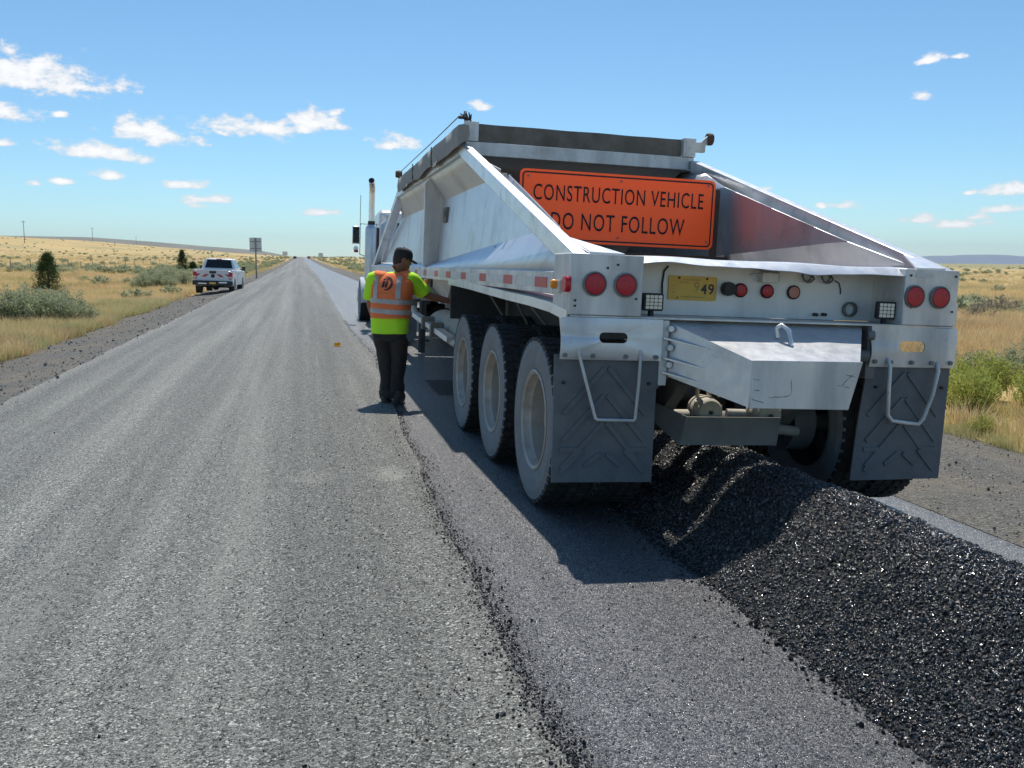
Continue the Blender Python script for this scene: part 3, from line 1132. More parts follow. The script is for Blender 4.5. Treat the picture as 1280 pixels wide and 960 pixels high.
def wheel_meshes(R, W, rr, deep, nlug=46):
    ty = MB()
    h = W / 2
    for s in (-1, 1):
        ty.cur = 0
        ty.lathe([(rr, s * h * .80), (rr + .02, s * h * .92), (rr + (R - rr) * .28, s * h * 1.0), (rr + (R - rr) * .34, s * h * 1.012), (rr + (R - rr) * .38, s * h * 1.01),
                  (rr + (R - rr) * .62, s * h * 1.02), (rr + (R - rr) * .66, s * h * 1.035), (rr + (R - rr) * .70, s * h * 1.01), (R * .965, s * h * .97), (R * .985, s * h * .90)], axis=0, n=56)
    ty.cur = 1
    ty.lathe([(R * .985, -h * .90), (R * .978, -h * .6), (R * .978, h * .6), (R * .985, h * .90)], axis=0, n=56)
    ty.lathe([(rr, -h * .8), (rr - .012, 0), (rr, h * .8)], axis=0, n=56)
    for k in range(nlug):
        for s, off in ((-1, 0), (1, .5)):
            a = 2 * PI * (k + off) / nlug
            da = PI / nlug * .68
            for (xa, xb, r0, r1) in ((.97, .52, R * .955, R), (.46, .12, R * .972, R * .998)):
                if xb < .2 and nlug < 40:
                    continue
                p = []
                for r in (r0, r1):
                    for (xx, aa) in ((xa, a - da), (xb, a - da * .8 + .03), (xb, a + da * .8 + .03), (xa, a + da)):
                        p.append((s * h * xx * (1.0 if r == r1 else 1.035), r * math.cos(aa), r * math.sin(aa)))
                ty.cur = 1
                ty.hexa(p)
    rm = MB()
    e = -h * .86
    rm.lathe([(rr + .012, e), (rr + .016, e - .012), (rr + .004, e - .018), (rr - .012, e - .006), (rr - .022, e + .03), (rr - .034, e + .045), (rr - .040, e + deep * .9), (rr - .07, e + deep),
              (rr * .62, e + deep * 1.06), (rr * .52, e + deep * 1.02), (rr * .48, e + deep * .86), (rr * .36, e + deep * .76), (rr * .34, e + deep * .56), (.0, e + deep * .54)], axis=0, n=48)
    for k in range(10):
        a = 2 * PI * k / 10
        rm.cyl((e + deep * .86, rr * .60 * math.cos(a), rr * .60 * math.sin(a)), (e + deep * 1.02, rr * .60 * math.cos(a), rr * .60 * math.sin(a)), .017, n=6)
    return ty.mesh('tyre', [M['tyre'], M['tread']], 35), rm.mesh('rim', M['rim'], 35)


TYRE, RIM = wheel_meshes(.538, .285, .312, .16)


def wheel(parent, x, y, z, flip=False, rim=True, ms=None):
    w = link('wheel', None, parent)
    w.location = (x, y, z)
    w.rotation_euler = (rng.uniform(0, 6.28), 0, PI if flip else 0)
    link('tyre', (ms or (TYRE, RIM))[0], w)
    if rim:
        link('rim', (ms or (TYRE, RIM))[1], w)
    return w


AX = [.699 + 1.3552 * k for k in range(3)]
for y in AX:
    for s in (-1, 1):
        wheel(tr, s * 1.132, y, .538, s > 0)
        wheel(tr, s * .80, y, .538, s > 0, rim=False)
    a = MB().cyl((-.95, y, .538), (.95, y, .538), .066, n=14)
    a.lathe([(.20, -.62), (.20, -.50)], (0, y, .538), 0, 20).lathe([(.20, .50), (.20, .62)], (0, y, .538), 0, 20)
    for s in (-1, 1):
        a.cyl((s * .62, y, .538), (s * .66, y, .538), .2, n=20)
        a.prism([(y - .5, .84), (y - .42, .90), (y + .1, .64), (y + .1, .50), (y - .1, .50)], 0, s * .45 - .04, s * .45 + .04)
        a.cyl((s * .45, y + .32, .62), (s * .45, y + .32, .95), .125, n=16)
    a.build('axle', M['frame'], tr, 35)

# rear light boxes, recessed panel between them, bent lip
MB().box(-1.268, -.832, 0, .36, 1.257, 1.607).build('light_box', M['panel'], tr, bevel=.008)
MB().box(.880, 1.262, 0, .36, 1.257, 1.607).build('light_box', M['panel'], tr, bevel=.008)
MB().box(1.262, 1.29, .02, .30, 1.262, 1.40).prism([(.02, 1.40), (.30, 1.40), (.30, 1.44), (.08, 1.44)], 0, 1.262, 1.288).build('corner_bracket', M['panel'], tr, bevel=.008)
MB().box(-.832, .880, .33, .345, 1.262, 1.60).build('rear_panel', M['recess'], tr)
MB().box(-.832, .880, .004, .33, 1.247, 1.259).box(-1.262, 1.258, -.006, .003, 1.248, 1.256).build('bottom_flange', M['panel'], tr)
lip = MB()
NL = 72
rows = []
for i in range(NL + 1):
    t = i / NL
    x = -.83 + 1.80 * t
    w = .010 * math.sin(t * 9) + .012 * noise.noise(Vector((t * 7, 1, 0))) + (.012 if .35 < t < .6 else 0) * math.sin((t - .35) * 12.5)
    lw = -.040 - .02 * t + w * 1.2
    rows.append([(x, .40, 1.610 + .004 * math.sin(t * 20)), (x, .16, 1.611 + .004 * math.sin(t * 14)), (x, .075 + w * .4, 1.602), (x, .012 - w * .3, 1.607 + lw), (x, .017 - w * .3, 1.603 + lw), (x, .10, 1.592), (x, .40, 1.600)])
lip.loft([[p for p in r] for r in rows])
lip.build('bent_lip', M['alu_bright'], tr, 50)


def lamp(x, y, z, r, mat, name='tail_light', inner=None):
    p = MB().lathe([(r * 1.0, y), (r * 1.16, y - .002), (r * 1.18, y - .014), (r * 1.05, y - .020), (r * .98, y - .012)], (x, 0, z), 1, 28).build(name, M['frame'] if name == 'tail_light' else M['black'], tr, 40)
    l = MB().lathe([(r, y - .006), (r * .985, y - .017), (r * .95, y - .019), (r * .93, y - .0175), (r * .74, y - .0185), (r * .72, y - .0170), (r * .46, y - .0180), (r * .44, y - .0165), (0, y - .0170)], (x, 0, z), 1, 28).build('lens', M[mat], p, 20)
    return p


for x in (-1.125, -.940, .947, 1.128):
    lamp(x, 0, 1.437, .060, 'red_lens')
for x, m in ((-.057, 'red_lens'), (.125, 'red_lens'), (.31, 'pink_lens')):
    lamp(x, .33, 1.43, .038, m, 'marker_light')
# trailer plug socket
MB().lathe([(.042, .33), (.045, .30), (.040, .27), (.0, .268)], (-.151, 0, 1.436), 1, 18).box(-.122, -.098, .285, .33, 1.415, 1.45).build('plug_socket', M['black'], tr, 40)
# plate
pl = MB().prism(rounded(-.542, -.221, 1.356, 1.505, .012), 1, .322, .328).build('number_plate', M['plate'], tr)
rim_ = MB()
o_, i_ = rounded(-.542, -.221, 1.356, 1.505, .012), rounded(-.535, -.228, 1.363, 1.498, .009)
n_ = len(o_)
rim_.add([(a, .3195, b) for a, b in o_] + [(a, .3195, b) for a, b in i_] + [(a, .3225, b) for a, b in o_] + [(a, .3225, b) for a, b in i_],
         [f for k in range(n_) for f in ((k, (k + 1) % n_, n_ + (k + 1) % n_, n_ + k), (n_ + k, n_ + (k + 1) % n_, 3 * n_ + (k + 1) % n_, 3 * n_ + k), (k, 2 * n_ + k, 2 * n_ + (k + 1) % n_, (k + 1) % n_))])
rim_.build('plate_rim', M['plate'], pl)
l_ = link('plate_number', text_mesh('49', .066, M['plate_ink'], .088, .012), pl)
l_.location = (-.283, .3215, 1.428)
l_ = link('faded_number', text_mesh('9', .062, M['plate_faded'], .034), pl)
l_.location = (-.355, .3215, 1.440)
fm = MB()
for (x0, x1, z0) in ((-.45, -.33, 1.478), (-.47, -.41, 1.462), (-.455, -.30, 1.372), (-.512, -.500, 1.40), (-.512, -.500, 1.42), (-.512, -.500, 1.44)):
    k = x0
    while k < x1:
        fm.box(k, k + .007, .3205, .3215, z0, z0 + .009)
        k += .0125
fm.build('faded_print', M['plate_faded'], pl)
MB().cyl((-.475, .322, 1.492), (-.475, .315, 1.492), .007, n=8).cyl((-.29, .322, 1.492), (-.29, .315, 1.492), .007, n=8).cyl((-.48, .322, 1.37), (-.48, .317, 1.37), .005, n=8).build('plate_screw', M['black'], pl)


def work_light(x0, x1, z0, z1, y, rz, grid=4):
    cx, cz = (x0 + x1) / 2, (z0 + z1) / 2
    w, h = (x1 - x0) / 2, (z1 - z0) / 2
    p = MB().prism(rounded(-w, w, -h, h, .012), 1, -.02, .03).box(-.012, .012, .0, .04, -h - .035, -h + .004).box(-.022, .022, .0, .05, -h - .040, -h - .030).build('work_light', M['black'], tr, bevel=.003)
    p.location = (cx, y, cz)
    p.rotation_euler = (0, 0, rz)
    g = MB()
    st = 2 * (w - .010) / grid
    for i in range(grid):
        for j in range(4):
            sh = 2 * (h - .010) / 4
            xx, zz = -w + .010 + st * i, -h + .010 + sh * j
            g.prism(rounded(xx + .0015, xx + st - .0015, zz + .0015, zz + sh - .0015, .004, 3), 1, -.0255, -.0215)
    g.build('lens', M['clear'], p)


work_light(-.775, -.650, 1.290, 1.395, .14, 0)
work_light(.772, .885, 1.288, 1.398, .10, -.25)
MB().tube([(-.648, .20, 1.325), (-.60, .27, 1.34), (-.585, .31, 1.38), (-.583, .325, 1.45), (-.575, .325, 1.53), (-.55, .326, 1.56)], .006, 6).build('light_wire', M['black'], tr)
MB().box(.06, .17, .27, .33, 1.485, 1.545).prism([(.27, 1.545), (.33, 1.545), (.33, 1.56), (.30, 1.56)], 0, .05, .18).tube([(.06, .28, 1.53), (.03, .30, 1.535), (.0, .322, 1.525)], .006, 6).tube([(.17, .28, 1.52), (.19, .30, 1.50), (.20, .325, 1.53)], .005, 6).build('plate_lamp', M['panel'], tr, bevel=.004)
hk = MB()
for x in (.405, .54):
    hk.tube([(x - .035, .328, 1.55), (x - .045, .31, 1.53), (x - .035, .30, 1.505), (x, .29, 1.50), (x + .03, .30, 1.52), (x + .025, .328, 1.555)], .007, 6).tube([(x, .328, 1.56), (x + .004, .29, 1.53), (x, .325, 1.495)], .007, 6)
hk.build('hose_hook', M['frame'], tr, 40)
MB().cyl((.47, .33, 1.294), (.47, .29, 1.294), .011, n=8).cyl((.532, .33, 1.296), (.532, .29, 1.296), .011, n=8).build('panel_stud', M['black'], tr)
MB().lathe([(.048, .33), (.050, .30), (.040, .295), (.035, .32)], (.715, 0, 1.335), 1, 20).build('hose_port', M['frame'], tr, 40)
MB().tube([(.60, .326, 1.515), (.63, .325, 1.50), (.645, .325, 1.46), (.647, .326, 1.43)], .004, 5).build('loose_wire', M['black'], tr)
MB().box(.95, 1.07, -.003, .001, 1.555, 1.582).build('pale_sticker', M['tape_white'], tr)
for (x, z) in ((-1.05, 1.53), (-.99, 1.55), (-1.235, 1.34), (-1.235, 1.31), (.915, 1.565), (.935, 1.37), (1.235, 1.57), (-.87, 1.36), (1.23, 1.35)):
    MB().cyl((x, .002, z), (x, -.006, z), .007, n=8).build('rivet', M['black'], tr)
# side marker lights on the left
MB().prism(rounded(-.02, .07, 1.385, 1.475, .03), 0, -1.30, -1.266).build('side_reflector', M['red_lens'], tr, bevel=.006)
p = MB().box(-1.285, -1.262, .17, .30, 1.375, 1.45).build('marker_bracket', M['panel'], tr, bevel=.003)
MB().loft([[(-1.285 - d, .235 + r * math.cos(a), 1.425 + r * 1.2 * math.sin(a)) for a in [2 * PI * k / 12 for k in range(12)]] for d, r in ((0, .022), (.022, .024), (.035, .015))]).build('lens', M['amber'], p, 50)
p = MB().box(-1.29, -1.262, 5.6, 5.9, 1.27, 1.36).build('marker_bracket', M['steel_dark'], tr, bevel=.003)
MB().box(-1.33, -1.29, 5.75, 5.87, 1.30, 1.36).build('lens', M['amber'], p, bevel=.008)


# sloping beams, top rails, side sheets
def ztop(y):
    if y < 4.03:
        return 1.600 + (y - .055) * .2735
    if y > 10.2:
        return 2.69 - (y - 10.2) * .2417
    return 2.69


for s in (-1, 1):
    b = MB()
    for (ya, yb) in ((.01, 4.05),):
        b.hexa([(s * 1.25, ya, ztop(ya) - .11), (s * 1.160, ya, ztop(ya) - .11), (s * 1.160, yb, ztop(yb) - .11), (s * 1.25, yb, ztop(yb) - .11),
                (s * 1.25, ya, ztop(ya) + .012), (s * 1.160, ya, ztop(ya) + .012), (s * 1.160, yb, ztop(yb) + .012), (s * 1.25, yb, ztop(yb) + .012)])
    b.build('sloping_beam', M['alu_bright'], tr, bevel=.006)
    b = MB()
    b.hexa([(s * 1.25, 10.2, 2.58), (s * 1.115, 10.2, 2.58), (s * 1.115, 15.1, 1.395), (s * 1.25, 15.1, 1.395),
            (s * 1.25, 10.2, 2.69), (s * 1.115, 10.2, 2.69), (s * 1.115, 15.1, 1.505), (s * 1.25, 15.1, 1.505)])
    b.build('front_beam', M['alu'], tr, bevel=.006)
    MB().slab([(s * 1.160, .44, ztop(.44) + .006), (s * 1.160, .006, 1.618), (s * .95, .006, 1.614)], (0, 0, -.012)).build('beam_gusset', M['alu_bright'], tr)
    MB().box(min(s * 1.25, s * 1.13), max(s * 1.25, s * 1.13), 4.06, 10.19, 2.60, 2.70).build('top_rail', M['alu'], tr, bevel=.006)
    MB().box(min(s * 1.27, s * 1.16), max(s * 1.27, s * 1.16), .365, 15.1, 1.362, 1.50).build('bottom_rail', M['panel'], tr, bevel=.006)
    for (ya, yb, ny) in ((.10, 6.585, 30), (6.605, 15.0, 30)):
        vs, fs = [], []
        for i in range(ny + 1):
            y = ya + (yb - ya) * i / ny
            zt_ = ztop(y) - .05
            zc = max(1.848 - .043 * y, 1.56)
            zz = [min(q, zt_) for q in (2.64, 2.50, 2.36, 2.33, 2.1, 1.95, zc + .02, zc, (zc + 1.5) / 2, 1.49)]
            for q in zz:
                x = np.interp(q, [1.49, zc, 2.345, 2.64], [1.235, 1.075, 1.02, 1.235])
                x += .006 * noise.noise(Vector((y * .9, q * 1.8, s * 3)))
                vs.append((s * x, y, q))
        m = 10
        for i in range(ny):
            for j in range(m - 1):
                fs.append((i * m + j, i * m + j + 1, (i + 1) * m + j + 1, (i + 1) * m + j))
        sp = MB().add(vs, fs).build('side_panel', M['alu'], tr, 20)
        so = sp.modifiers.new('thickness', 'SOLIDIFY')
        so.thickness = .008
        so.offset = 0
    r = MB().prism([(s * .99, 1.51), (s * 1.262, 1.51), (s * 1.262, 2.52), (s * 1.20, 2.59), (s * .99, 2.59)], 1, 6.56, 6.63)
    r.build('side_rib', M['panel'], tr, bevel=.008)
    MB().box(min(s * 1.075, s * 1.02), max(s * 1.075, s * 1.02), 6.02, 6.26, 2.04, 2.22).box(min(s * 1.09, s * 1.0752), max(s * 1.09, s * 1.0752), 6.06, 6.14, 2.10, 2.18).build('latch_box', M['frame'], tr, bevel=.006)
# red and white reflective tape along the left and right bottom rails
red_y = [(.494, .795), (1.448, 1.745), (2.422, 2.701), (3.367, 3.629), (4.255, 4.574), (5.155, 5.407), (6.1, 6.38), (7.0, 7.28), (7.9, 8.18), (8.8, 9.08), (9.7, 9.98)]
for s in (-1, 1):
    for i, (a, b) in enumerate(red_y):
        MB().box(s * 1.272 - .0015, s * 1.272 + .0015, a, b, 1.398, 1.462).build('red_tape', M['tape_red'], tr)
        nx = red_y[i + 1][0] if i < len(red_y) - 1 else b + .4
        MB().box(s * 1.272 - .0015, s * 1.272 + .0015, b + .003, nx - .003, 1.398, 1.462).build('white_tape', M['tape_white'], tr)

# end slope sheets of the hopper, header and tarpaulin
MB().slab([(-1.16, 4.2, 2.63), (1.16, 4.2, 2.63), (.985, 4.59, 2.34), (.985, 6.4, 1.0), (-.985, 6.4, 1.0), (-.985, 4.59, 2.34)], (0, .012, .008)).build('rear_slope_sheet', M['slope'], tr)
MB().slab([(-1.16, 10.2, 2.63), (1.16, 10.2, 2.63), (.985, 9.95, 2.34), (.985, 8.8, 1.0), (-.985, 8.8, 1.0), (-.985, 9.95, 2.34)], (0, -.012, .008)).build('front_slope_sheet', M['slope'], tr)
MB().box(-1.20, 1.20, 4.06, 4.19, 2.605, 2.735).build('header_beam', M['panel'], tr, bevel=.006)
bd = MB()
rows = []
for i in range(25):
    x = -1.068 + 2.13 * i / 24
    w = .010 * noise.noise(Vector((x * 3, 0, 0)))
    rows.append([(x, 4.09 + w, 2.738), (x, 4.085 + w, 2.82), (x, 4.10 + w, 2.912 + w * .6), (x, 4.16 + w, 2.915 + w * .6), (x, 4.16 + w, 2.738)])
bd.loft(rows).build('end_board', M['board'], tr, 40)
for s in (-1, 1):
    e = MB().box(min(s * 1.075, s * 1.21), max(s * 1.075, s * 1.21), 4.05, 4.15, 2.737, 2.925)
    for (dx, dz) in ((.03, .03), (.10, .03), (.03, .15), (.10, .15), (.065, .09)):
        e.cyl((s * (1.075 + dx), 4.05, 2.737 + dz), (s * (1.075 + dx), 4.042, 2.737 + dz), .008, n=8)
    e.build('end_plate', M['panel'], tr, bevel=.004)
e = MB().box(1.212, 1.335, 4.09, 4.15, 2.80, 2.90).prism([(1.24, 2.86), (1.335, 2.86), (1.40, 2.93), (1.36, 2.975)], 1, 4.10, 4.14).build('roller_arm', M['panel'], tr, bevel=.006)
MB().lathe([(.0, -.03), (.058, -.03), (.062, -.02), (.062, .02), (.058, .03), (.0, .03)], (1.385, 4.12, 2.94), 0, 18).build('roller', M['rust'], tr, 40)
g = MB()
for k in range(9):
    a = rng.uniform(0, 2 * PI)
    g.cyl((-1.19 + rng.uniform(-.05, .06), 4.10, 2.90), (-1.20 + .05 * math.cos(a), 4.10 + .05 * math.sin(a * 3), 2.98 + rng.uniform(0, .05)), .014, .006, 5)
g.cyl((-1.27, 4.1, 2.96), (-1.18, 4.1, 2.96), .016, n=10)
g.build('tarp_spring', M['steel_dark'], tr, 40)
cov = MB()
rows = []
for i in range(29):
    y = 4.2 + 5.9 * i / 28
    sag = .05 * math.sin(i * PI / 4)
    rows.append([(-1.16, y, 2.74), (-.6, y, 2.80 + sag * .5), (0, y, 2.82 + sag), (.6, y, 2.80 + sag * .5), (1.16, y, 2.74), (1.16, y, 2.71), (-1.16, y, 2.71)])
cov.loft(rows).build('tarpaulin', M['tarp'], tr, 60)
for s in (-1,):
    rows = []
    for i in range(33):
        y = 3.82 + 5.6 * i / 32
        sg = .012 * math.sin(i * .62) + .035 * noise.noise(Vector((y * 1.7, s, 0)))
        zc, xc = 2.765 - .03 * (i / 32) - .006 * math.sin(i * .4), s * 1.262
        prof = [(-.05, .085), (.0, .095), (.05, .08), (.06, 0), (.045, -.05), (.0, -.075 + sg), (-.05, -.12 + sg), (-.062, -.02)]
        rows.append([(xc - s * px_ * (1 + sg), y, zc + pz_ + .010 * noise.noise(Vector((y * 4, k, s)))) for k, (px_, pz_) in enumerate(prof)])
    MB().loft(rows).build('rolled_tarp', M['tarp'], tr, 70)
    MB().tube([(s * 1.27, 4.1, 2.965), (s * 1.275, 6, 2.945), (s * 1.275, 8, 2.942), (s * 1.27, 9.75, 2.94)], .006, 6).build('tarp_rod', M['frame'], tr)
    MB().lathe([(0, -.05), (.05, -.05), (.06, 0), (.05, .05), (0, .05)], (s * 1.27, 9.75, 2.93), 0, 14).box(min(s * 1.19, s * 1.27), max(s * 1.19, s * 1.27), 9.7, 9.8, 2.68, 2.90).build('rod_end', M['rust'], tr, 40)
    for y in (5.6, 7.4):
        MB().box(min(s * 1.330, s * 1.322), max(s * 1.330, s * 1.322), y, y + .04, 2.64, 2.85).build('tarp_strap', M['black'], tr)
tt = MB()
for (y, w) in ((5.1, .5), (8.0, .32)):
    tt.add([(-1.325, y, 2.66), (-1.33, y + w * .6, 2.645), (-1.31, y + w, 2.62), (-1.318, y + w * .4, 2.615), (-1.32, y, 2.664), (-1.325, y + w * .6, 2.65), (-1.305, y + w, 2.624), (-1.313, y + w * .4, 2.619)], [(0, 1, 2, 3), (7, 6, 5, 4), (0, 1, 5, 4), (1, 2, 6, 5), (2, 3, 7, 6), (3, 0, 4, 7)])
tt.build('torn_flap', M['tape_white'], tr)

# orange sign
SX0, SX1, SZ0, SZ1, SY = -.9215, .902, 1.759, 2.376, 2.846
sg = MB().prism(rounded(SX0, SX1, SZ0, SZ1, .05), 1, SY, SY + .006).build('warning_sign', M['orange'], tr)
MB().prism(rounded(SX0 + .002, SX1 - .002, SZ0 + .002, SZ1 - .002, .05), 1, SY + .0065, SY + .009).build('sign_back', M['alu'], sg)
o_, i_ = rounded(SX0 + .020, SX1 - .020, SZ0 + .020, SZ1 - .020, .038), rounded(SX0 + .034, SX1 - .034, SZ0 + .034, SZ1 - .034, .028)
n_ = len(o_)
MB().add([(a, SY - .0015, b) for a, b in o_] + [(a, SY - .0015, b) for a, b in i_], [(k, (k + 1) % n_, n_ + (k + 1) % n_, n_ + k) for k in range(n_)]).build('black_border', M['black'], sg)
w_ = SX1 - SX0
for txt, f0, f1, fz, hh in (('CONSTRUCTION VEHICLE', .068, .938, .690, .138), ('DO NOT FOLLOW', .160, .845, .303, .148)):
    q = link('lettering', text_mesh(txt, hh, M['black'], w_ * (f1 - f0), .004, .001), sg)
    q.location = (SX0 + w_ * (f0 + f1) / 2, SY - .0008, SZ0 + (SZ1 - SZ0) * fz)
for (fx, fz) in ((.04, .90), (.505, .905), (.96, .92), (.50, .10), (.965, .11)):
    MB().cyl((SX0 + w_ * fx, SY, SZ0 + .617 * fz), (SX0 + w_ * fx, SY - .006, SZ0 + .617 * fz), .011, n=8).build('sign_bolt', M['frame'], sg)
MB().box(.905, .955, 2.86, 2.91, 1.61, 2.30).box(-.975, -.925, 2.86, 2.91, 1.61, 2.36).box(-1.10, 1.10, 2.912, 2.95, 1.64, 1.70).box(-1.08, -.92, 2.862, 2.91, 2.33, 2.37).build('sign_bracket', M['rust'], tr)

# mud flaps
def plate_slot(x0, x1, z0, z1, sx0, sx1, sz0, sz1, y, th=.008, seed=0):
    sl = rounded(sx0, sx1, sz0, sz1, (sz1 - sz0) * .48, 8)
    cx, cz = (sx0 + sx1) / 2, (sz0 + sz1) / 2
    N = len(sl)
    outer = []
    for (a, b) in sl:
        dx, dz = a - cx, b - cz
        ts = []
        if abs(dx) > 1e-6:
            ts.append(((x1 if dx > 0 else x0) - cx) / dx)
        if abs(dz) > 1e-6:
            ts.append(((z1 if dz > 0 else z0) - cz) / dz)
        t = min(ts)
        outer.append((cx + dx * t, cz + dz * t))
    for (a, b) in ((x0, z0), (x1, z0), (x1, z1), (x0, z1)):
        k = min(range(N), key=lambda i: (outer[i][0] - a) ** 2 + (outer[i][1] - b) ** 2)
        outer[k] = (a, b)
    mid = [((a[0] + 2 * b[0]) / 3, (a[1] + 2 * b[1]) / 3) for a, b in zip(sl, outer)]
    loops = [sl, mid, outer]
    v = []
    for yy in (y, y + th):
        for L in loops:
            for (a, b) in L:
                d = .034 * noise.noise(Vector((a * 4.5, b * 6, seed))) * min(1, (z1 - b) / .1) * min(1, (b - z0) / .06 + .3)
                v.append((a, yy - abs(d), b))
    f = []
    for side in (0, 1):
        for r in (0, 1):
            for k in range(N):
                k2 = (k + 1) % N
                q = side * 3 * N + r * N
                f.append((q + k, q + k2, q + N + k2, q + N + k))
    for r in (0, 2):
        for k in range(N):
            k2 = (k + 1) % N
            f.append((r * N + k, r * N + k2, 3 * N + r * N + k2, 3 * N + r * N + k))
    return MB().add(v, f)


def flap(cx0, cx1, b0, b1, z0, seed):
    """rubber flap with raised chevron ribs"""
    v, f = [], []
    nx, nz = 14, 16
    for yy in (0, .012):
        for j in range(nz + 1):
            t = j / nz
            z = 1.03 + (z0 - 1.03) * t
            xa, xb = cx0 + (b0 - cx0) * t, cx1 + (b1 - cx1) * t
            for i in range(nx + 1):
                x = xa + (xb - xa) * i / nx
                v.append((x, .006 + yy + .018 * noise.noise(Vector((x * 2, z * 2, seed))) * t - .015 * t * t, z))
    m = nx + 1
    K = m * (nz + 1)
    for s in (0, 1):
        for j in range(nz):
            for i in range(nx):
                f.append((s * K + j * m + i, s * K + j * m + i + 1, s * K + (j + 1) * m + i + 1, s * K + (j + 1) * m + i))
    b = MB().add(v, f)
    for j in range(nz):
        for i in (0, nx):
            f0 = j * m + i
            b.f.append((f0, f0 + m, K + f0 + m, K + f0)); b.mi.append(0)
    for i in range(nx):
        for j in (0, nz):
            f0 = j * m + i
            b.f.append((f0, f0 + 1, K + f0 + 1, K + f0)); b.mi.append(0)
    mid = (cx0 + cx1 + b0 + b1) / 4

    def bar(xa, za, xb, zb, w=.013):
        d = Vector((xb - xa, 0, zb - za)).normalized()
        nrm = Vector((-d.z, 0, d.x)) * w
        p = [Vector((xa, 0, za)), Vector((xb, 0, zb))]

        def yy(q):
            t = (1.03 - q.z) / (1.03 - z0)
            return .006 + .018 * noise.noise(Vector((q.x * 2, q.z * 2, seed))) * t - .015 * t * t
        vs = []
        for off in (.004, -.011):
            for (q, sn) in ((p[0], -1), (p[1], -1), (p[1], 1), (p[0], 1)):
                g_ = q + nrm * sn
                vs.append((g_.x, yy(g_) + off, g_.z))
        b.hexa(vs)
    for k, zz in enumerate((.96, .80, .64)):
        for s in (-1, 1):
            bar(mid + s * .01, zz, mid + s * .25, zz - .27)
    for s in (-1, 1):
        bar(mid + s * .02, z0 + .17, mid + s * .11, z0 + .10)
        bar(mid + s * .13, z0 + .19, mid + s * .255, z0 + .06)
        bar(mid + s * .15, z0 + .195, mid + s * .265, z0 + .195)
    return b


def bar_tube(pts, r, name):
    return MB().tube(pts, r, 8).build(name, M['panel'], tr, 50)


plate_slot(-1.312, -.700, 1.005, 1.246, -1.086, -.913, 1.104, 1.164, -.014, seed=2).build('flap_hanger', M['alu'], tr, 40)
plate_slot(.668, 1.272, .997, 1.246, .869, 1.047, 1.094, 1.16, -.014, seed=5).build('flap_hanger', M['panel'], tr, 40)
flap(-1.338, -.708, -1.322, -.714, .285, 1).build('mud_flap', M['rubber'], tr, 40)
flap(.678, 1.262, .603, 1.256, .283, 6).build('mud_flap', M['rubber'], tr, 40)
bar_tube([(-1.205, -.020, 1.07), (-1.203, -.035, 1.03), (-1.15, -.05, .85), (-1.094, -.05, .672), (-1.08, -.05, .663), (-.862, -.05, .659), (-.852, -.05, .67), (-.84, -.045, .87), (-.832, -.03, 1.03), (-.831, -.018, 1.065)], .010, 'guard_bar')
bar_tube([(.794, -.018, 1.05), (.795, -.045, 1.0), (.797, -.05, .85), (.806, -.05, .70), (.84, -.05, .665), (.95, -.05, .652), (1.03, -.05, .645), (1.06, -.05, .68), (1.11, -.05, .83), (1.142, -.04, .98), (1.146, -.018, 1.03)], .013, 'guard_bar')
for (x, z) in ((-1.285, 1.03), (-1.12, 1.028), (-.92, 1.028), (-.735, 1.028), (.70, 1.03), (.81, 1.028), (.96, 1.028), (1.10, 1.028), (1.235, 1.03)):
    MB().cyl((x, -.012, z), (x, -.034, z), .014, n=6).build('bolt', M['frame'], tr)
for (x, z) in ((-1.28, .87), (-.76, .87), (.74, .87), (1.21, .87)):
    MB().cyl((x, .006, z), (x, -.010, z), .010, n=6).build('flap_bolt', M['black'], tr)

# hitch block at the rear
A0 = [(-.670, .06, 1.244), (.646, .06, 1.244), (.646, .06, .93), (-.685, .06, .93)]
B0 = [(-.341, -.45, 1.056), (.314, -.45, 1.058), (.262, -.45, .800), (-.352, -.45, .802)]
MB().slab([A0[0], A0[1], B0[1], B0[0]], (0, .002, -.010)).build('hitch_top_plate', M['alu_bright'], tr)
MB().slab([A0[0], B0[0], B0[3], A0[3]], (.009, .004, 0)).build('hitch_side_plate', M['alu'], tr)
MB().slab([A0[1], B0[1], B0[2], A0[2]], (-.009, .004, 0)).build('hitch_side_plate', M['alu'], tr)
MB().slab([A0[3], A0[2], B0[2], B0[3]], (0, .004, .009)).build('hitch_bottom_plate', M['frame'], tr)
hp = MB().slab([(-.350, -.452, 1.064), (.325, -.452, 1.066), (.258, -.452, .792), (-.352, -.452, .797)], (0, -.010, 0)).build('hitch_rear_plate', M['panel'], tr, bevel=.004)
sc_ = MB()
for (pts) in ([(-.11, .96), (-.105, .90), (-.115, .87), (-.16, .865), (-.24, .86)], [(-.335, .96), (-.30, .955)], [(-.33, .90), (-.30, .898)], [(.20, .93), (.24, .97), (.28, 1.0)], [(.18, .93), (.25, .92)], [(-.34, .85), (-.31, .84), (-.27, .83)], [(.22, .99), (.29, .98)]):
    q_ = []
    for j in range(len(pts) - 1):
        for t_ in (0, .25, .5, .75):
            q_.append((pts[j][0] + (pts[j + 1][0] - pts[j][0]) * t_ + rng.uniform(-.004, .004), -.4622, pts[j][1] + (pts[j + 1][1] - pts[j][1]) * t_ + rng.uniform(-.004, .004)))
    q_.append((pts[-1][0], -.4622, pts[-1][1]))
    sc_.tube(q_, [rng.uniform(.0004, .0026) for _ in q_], 4)
sc_.build('scratch', M['frame'], hp)
MB().box(-.705, -.655, -.004, .30, .86, 1.243).build('hitch_mount', M['panel'], tr, bevel=.004)
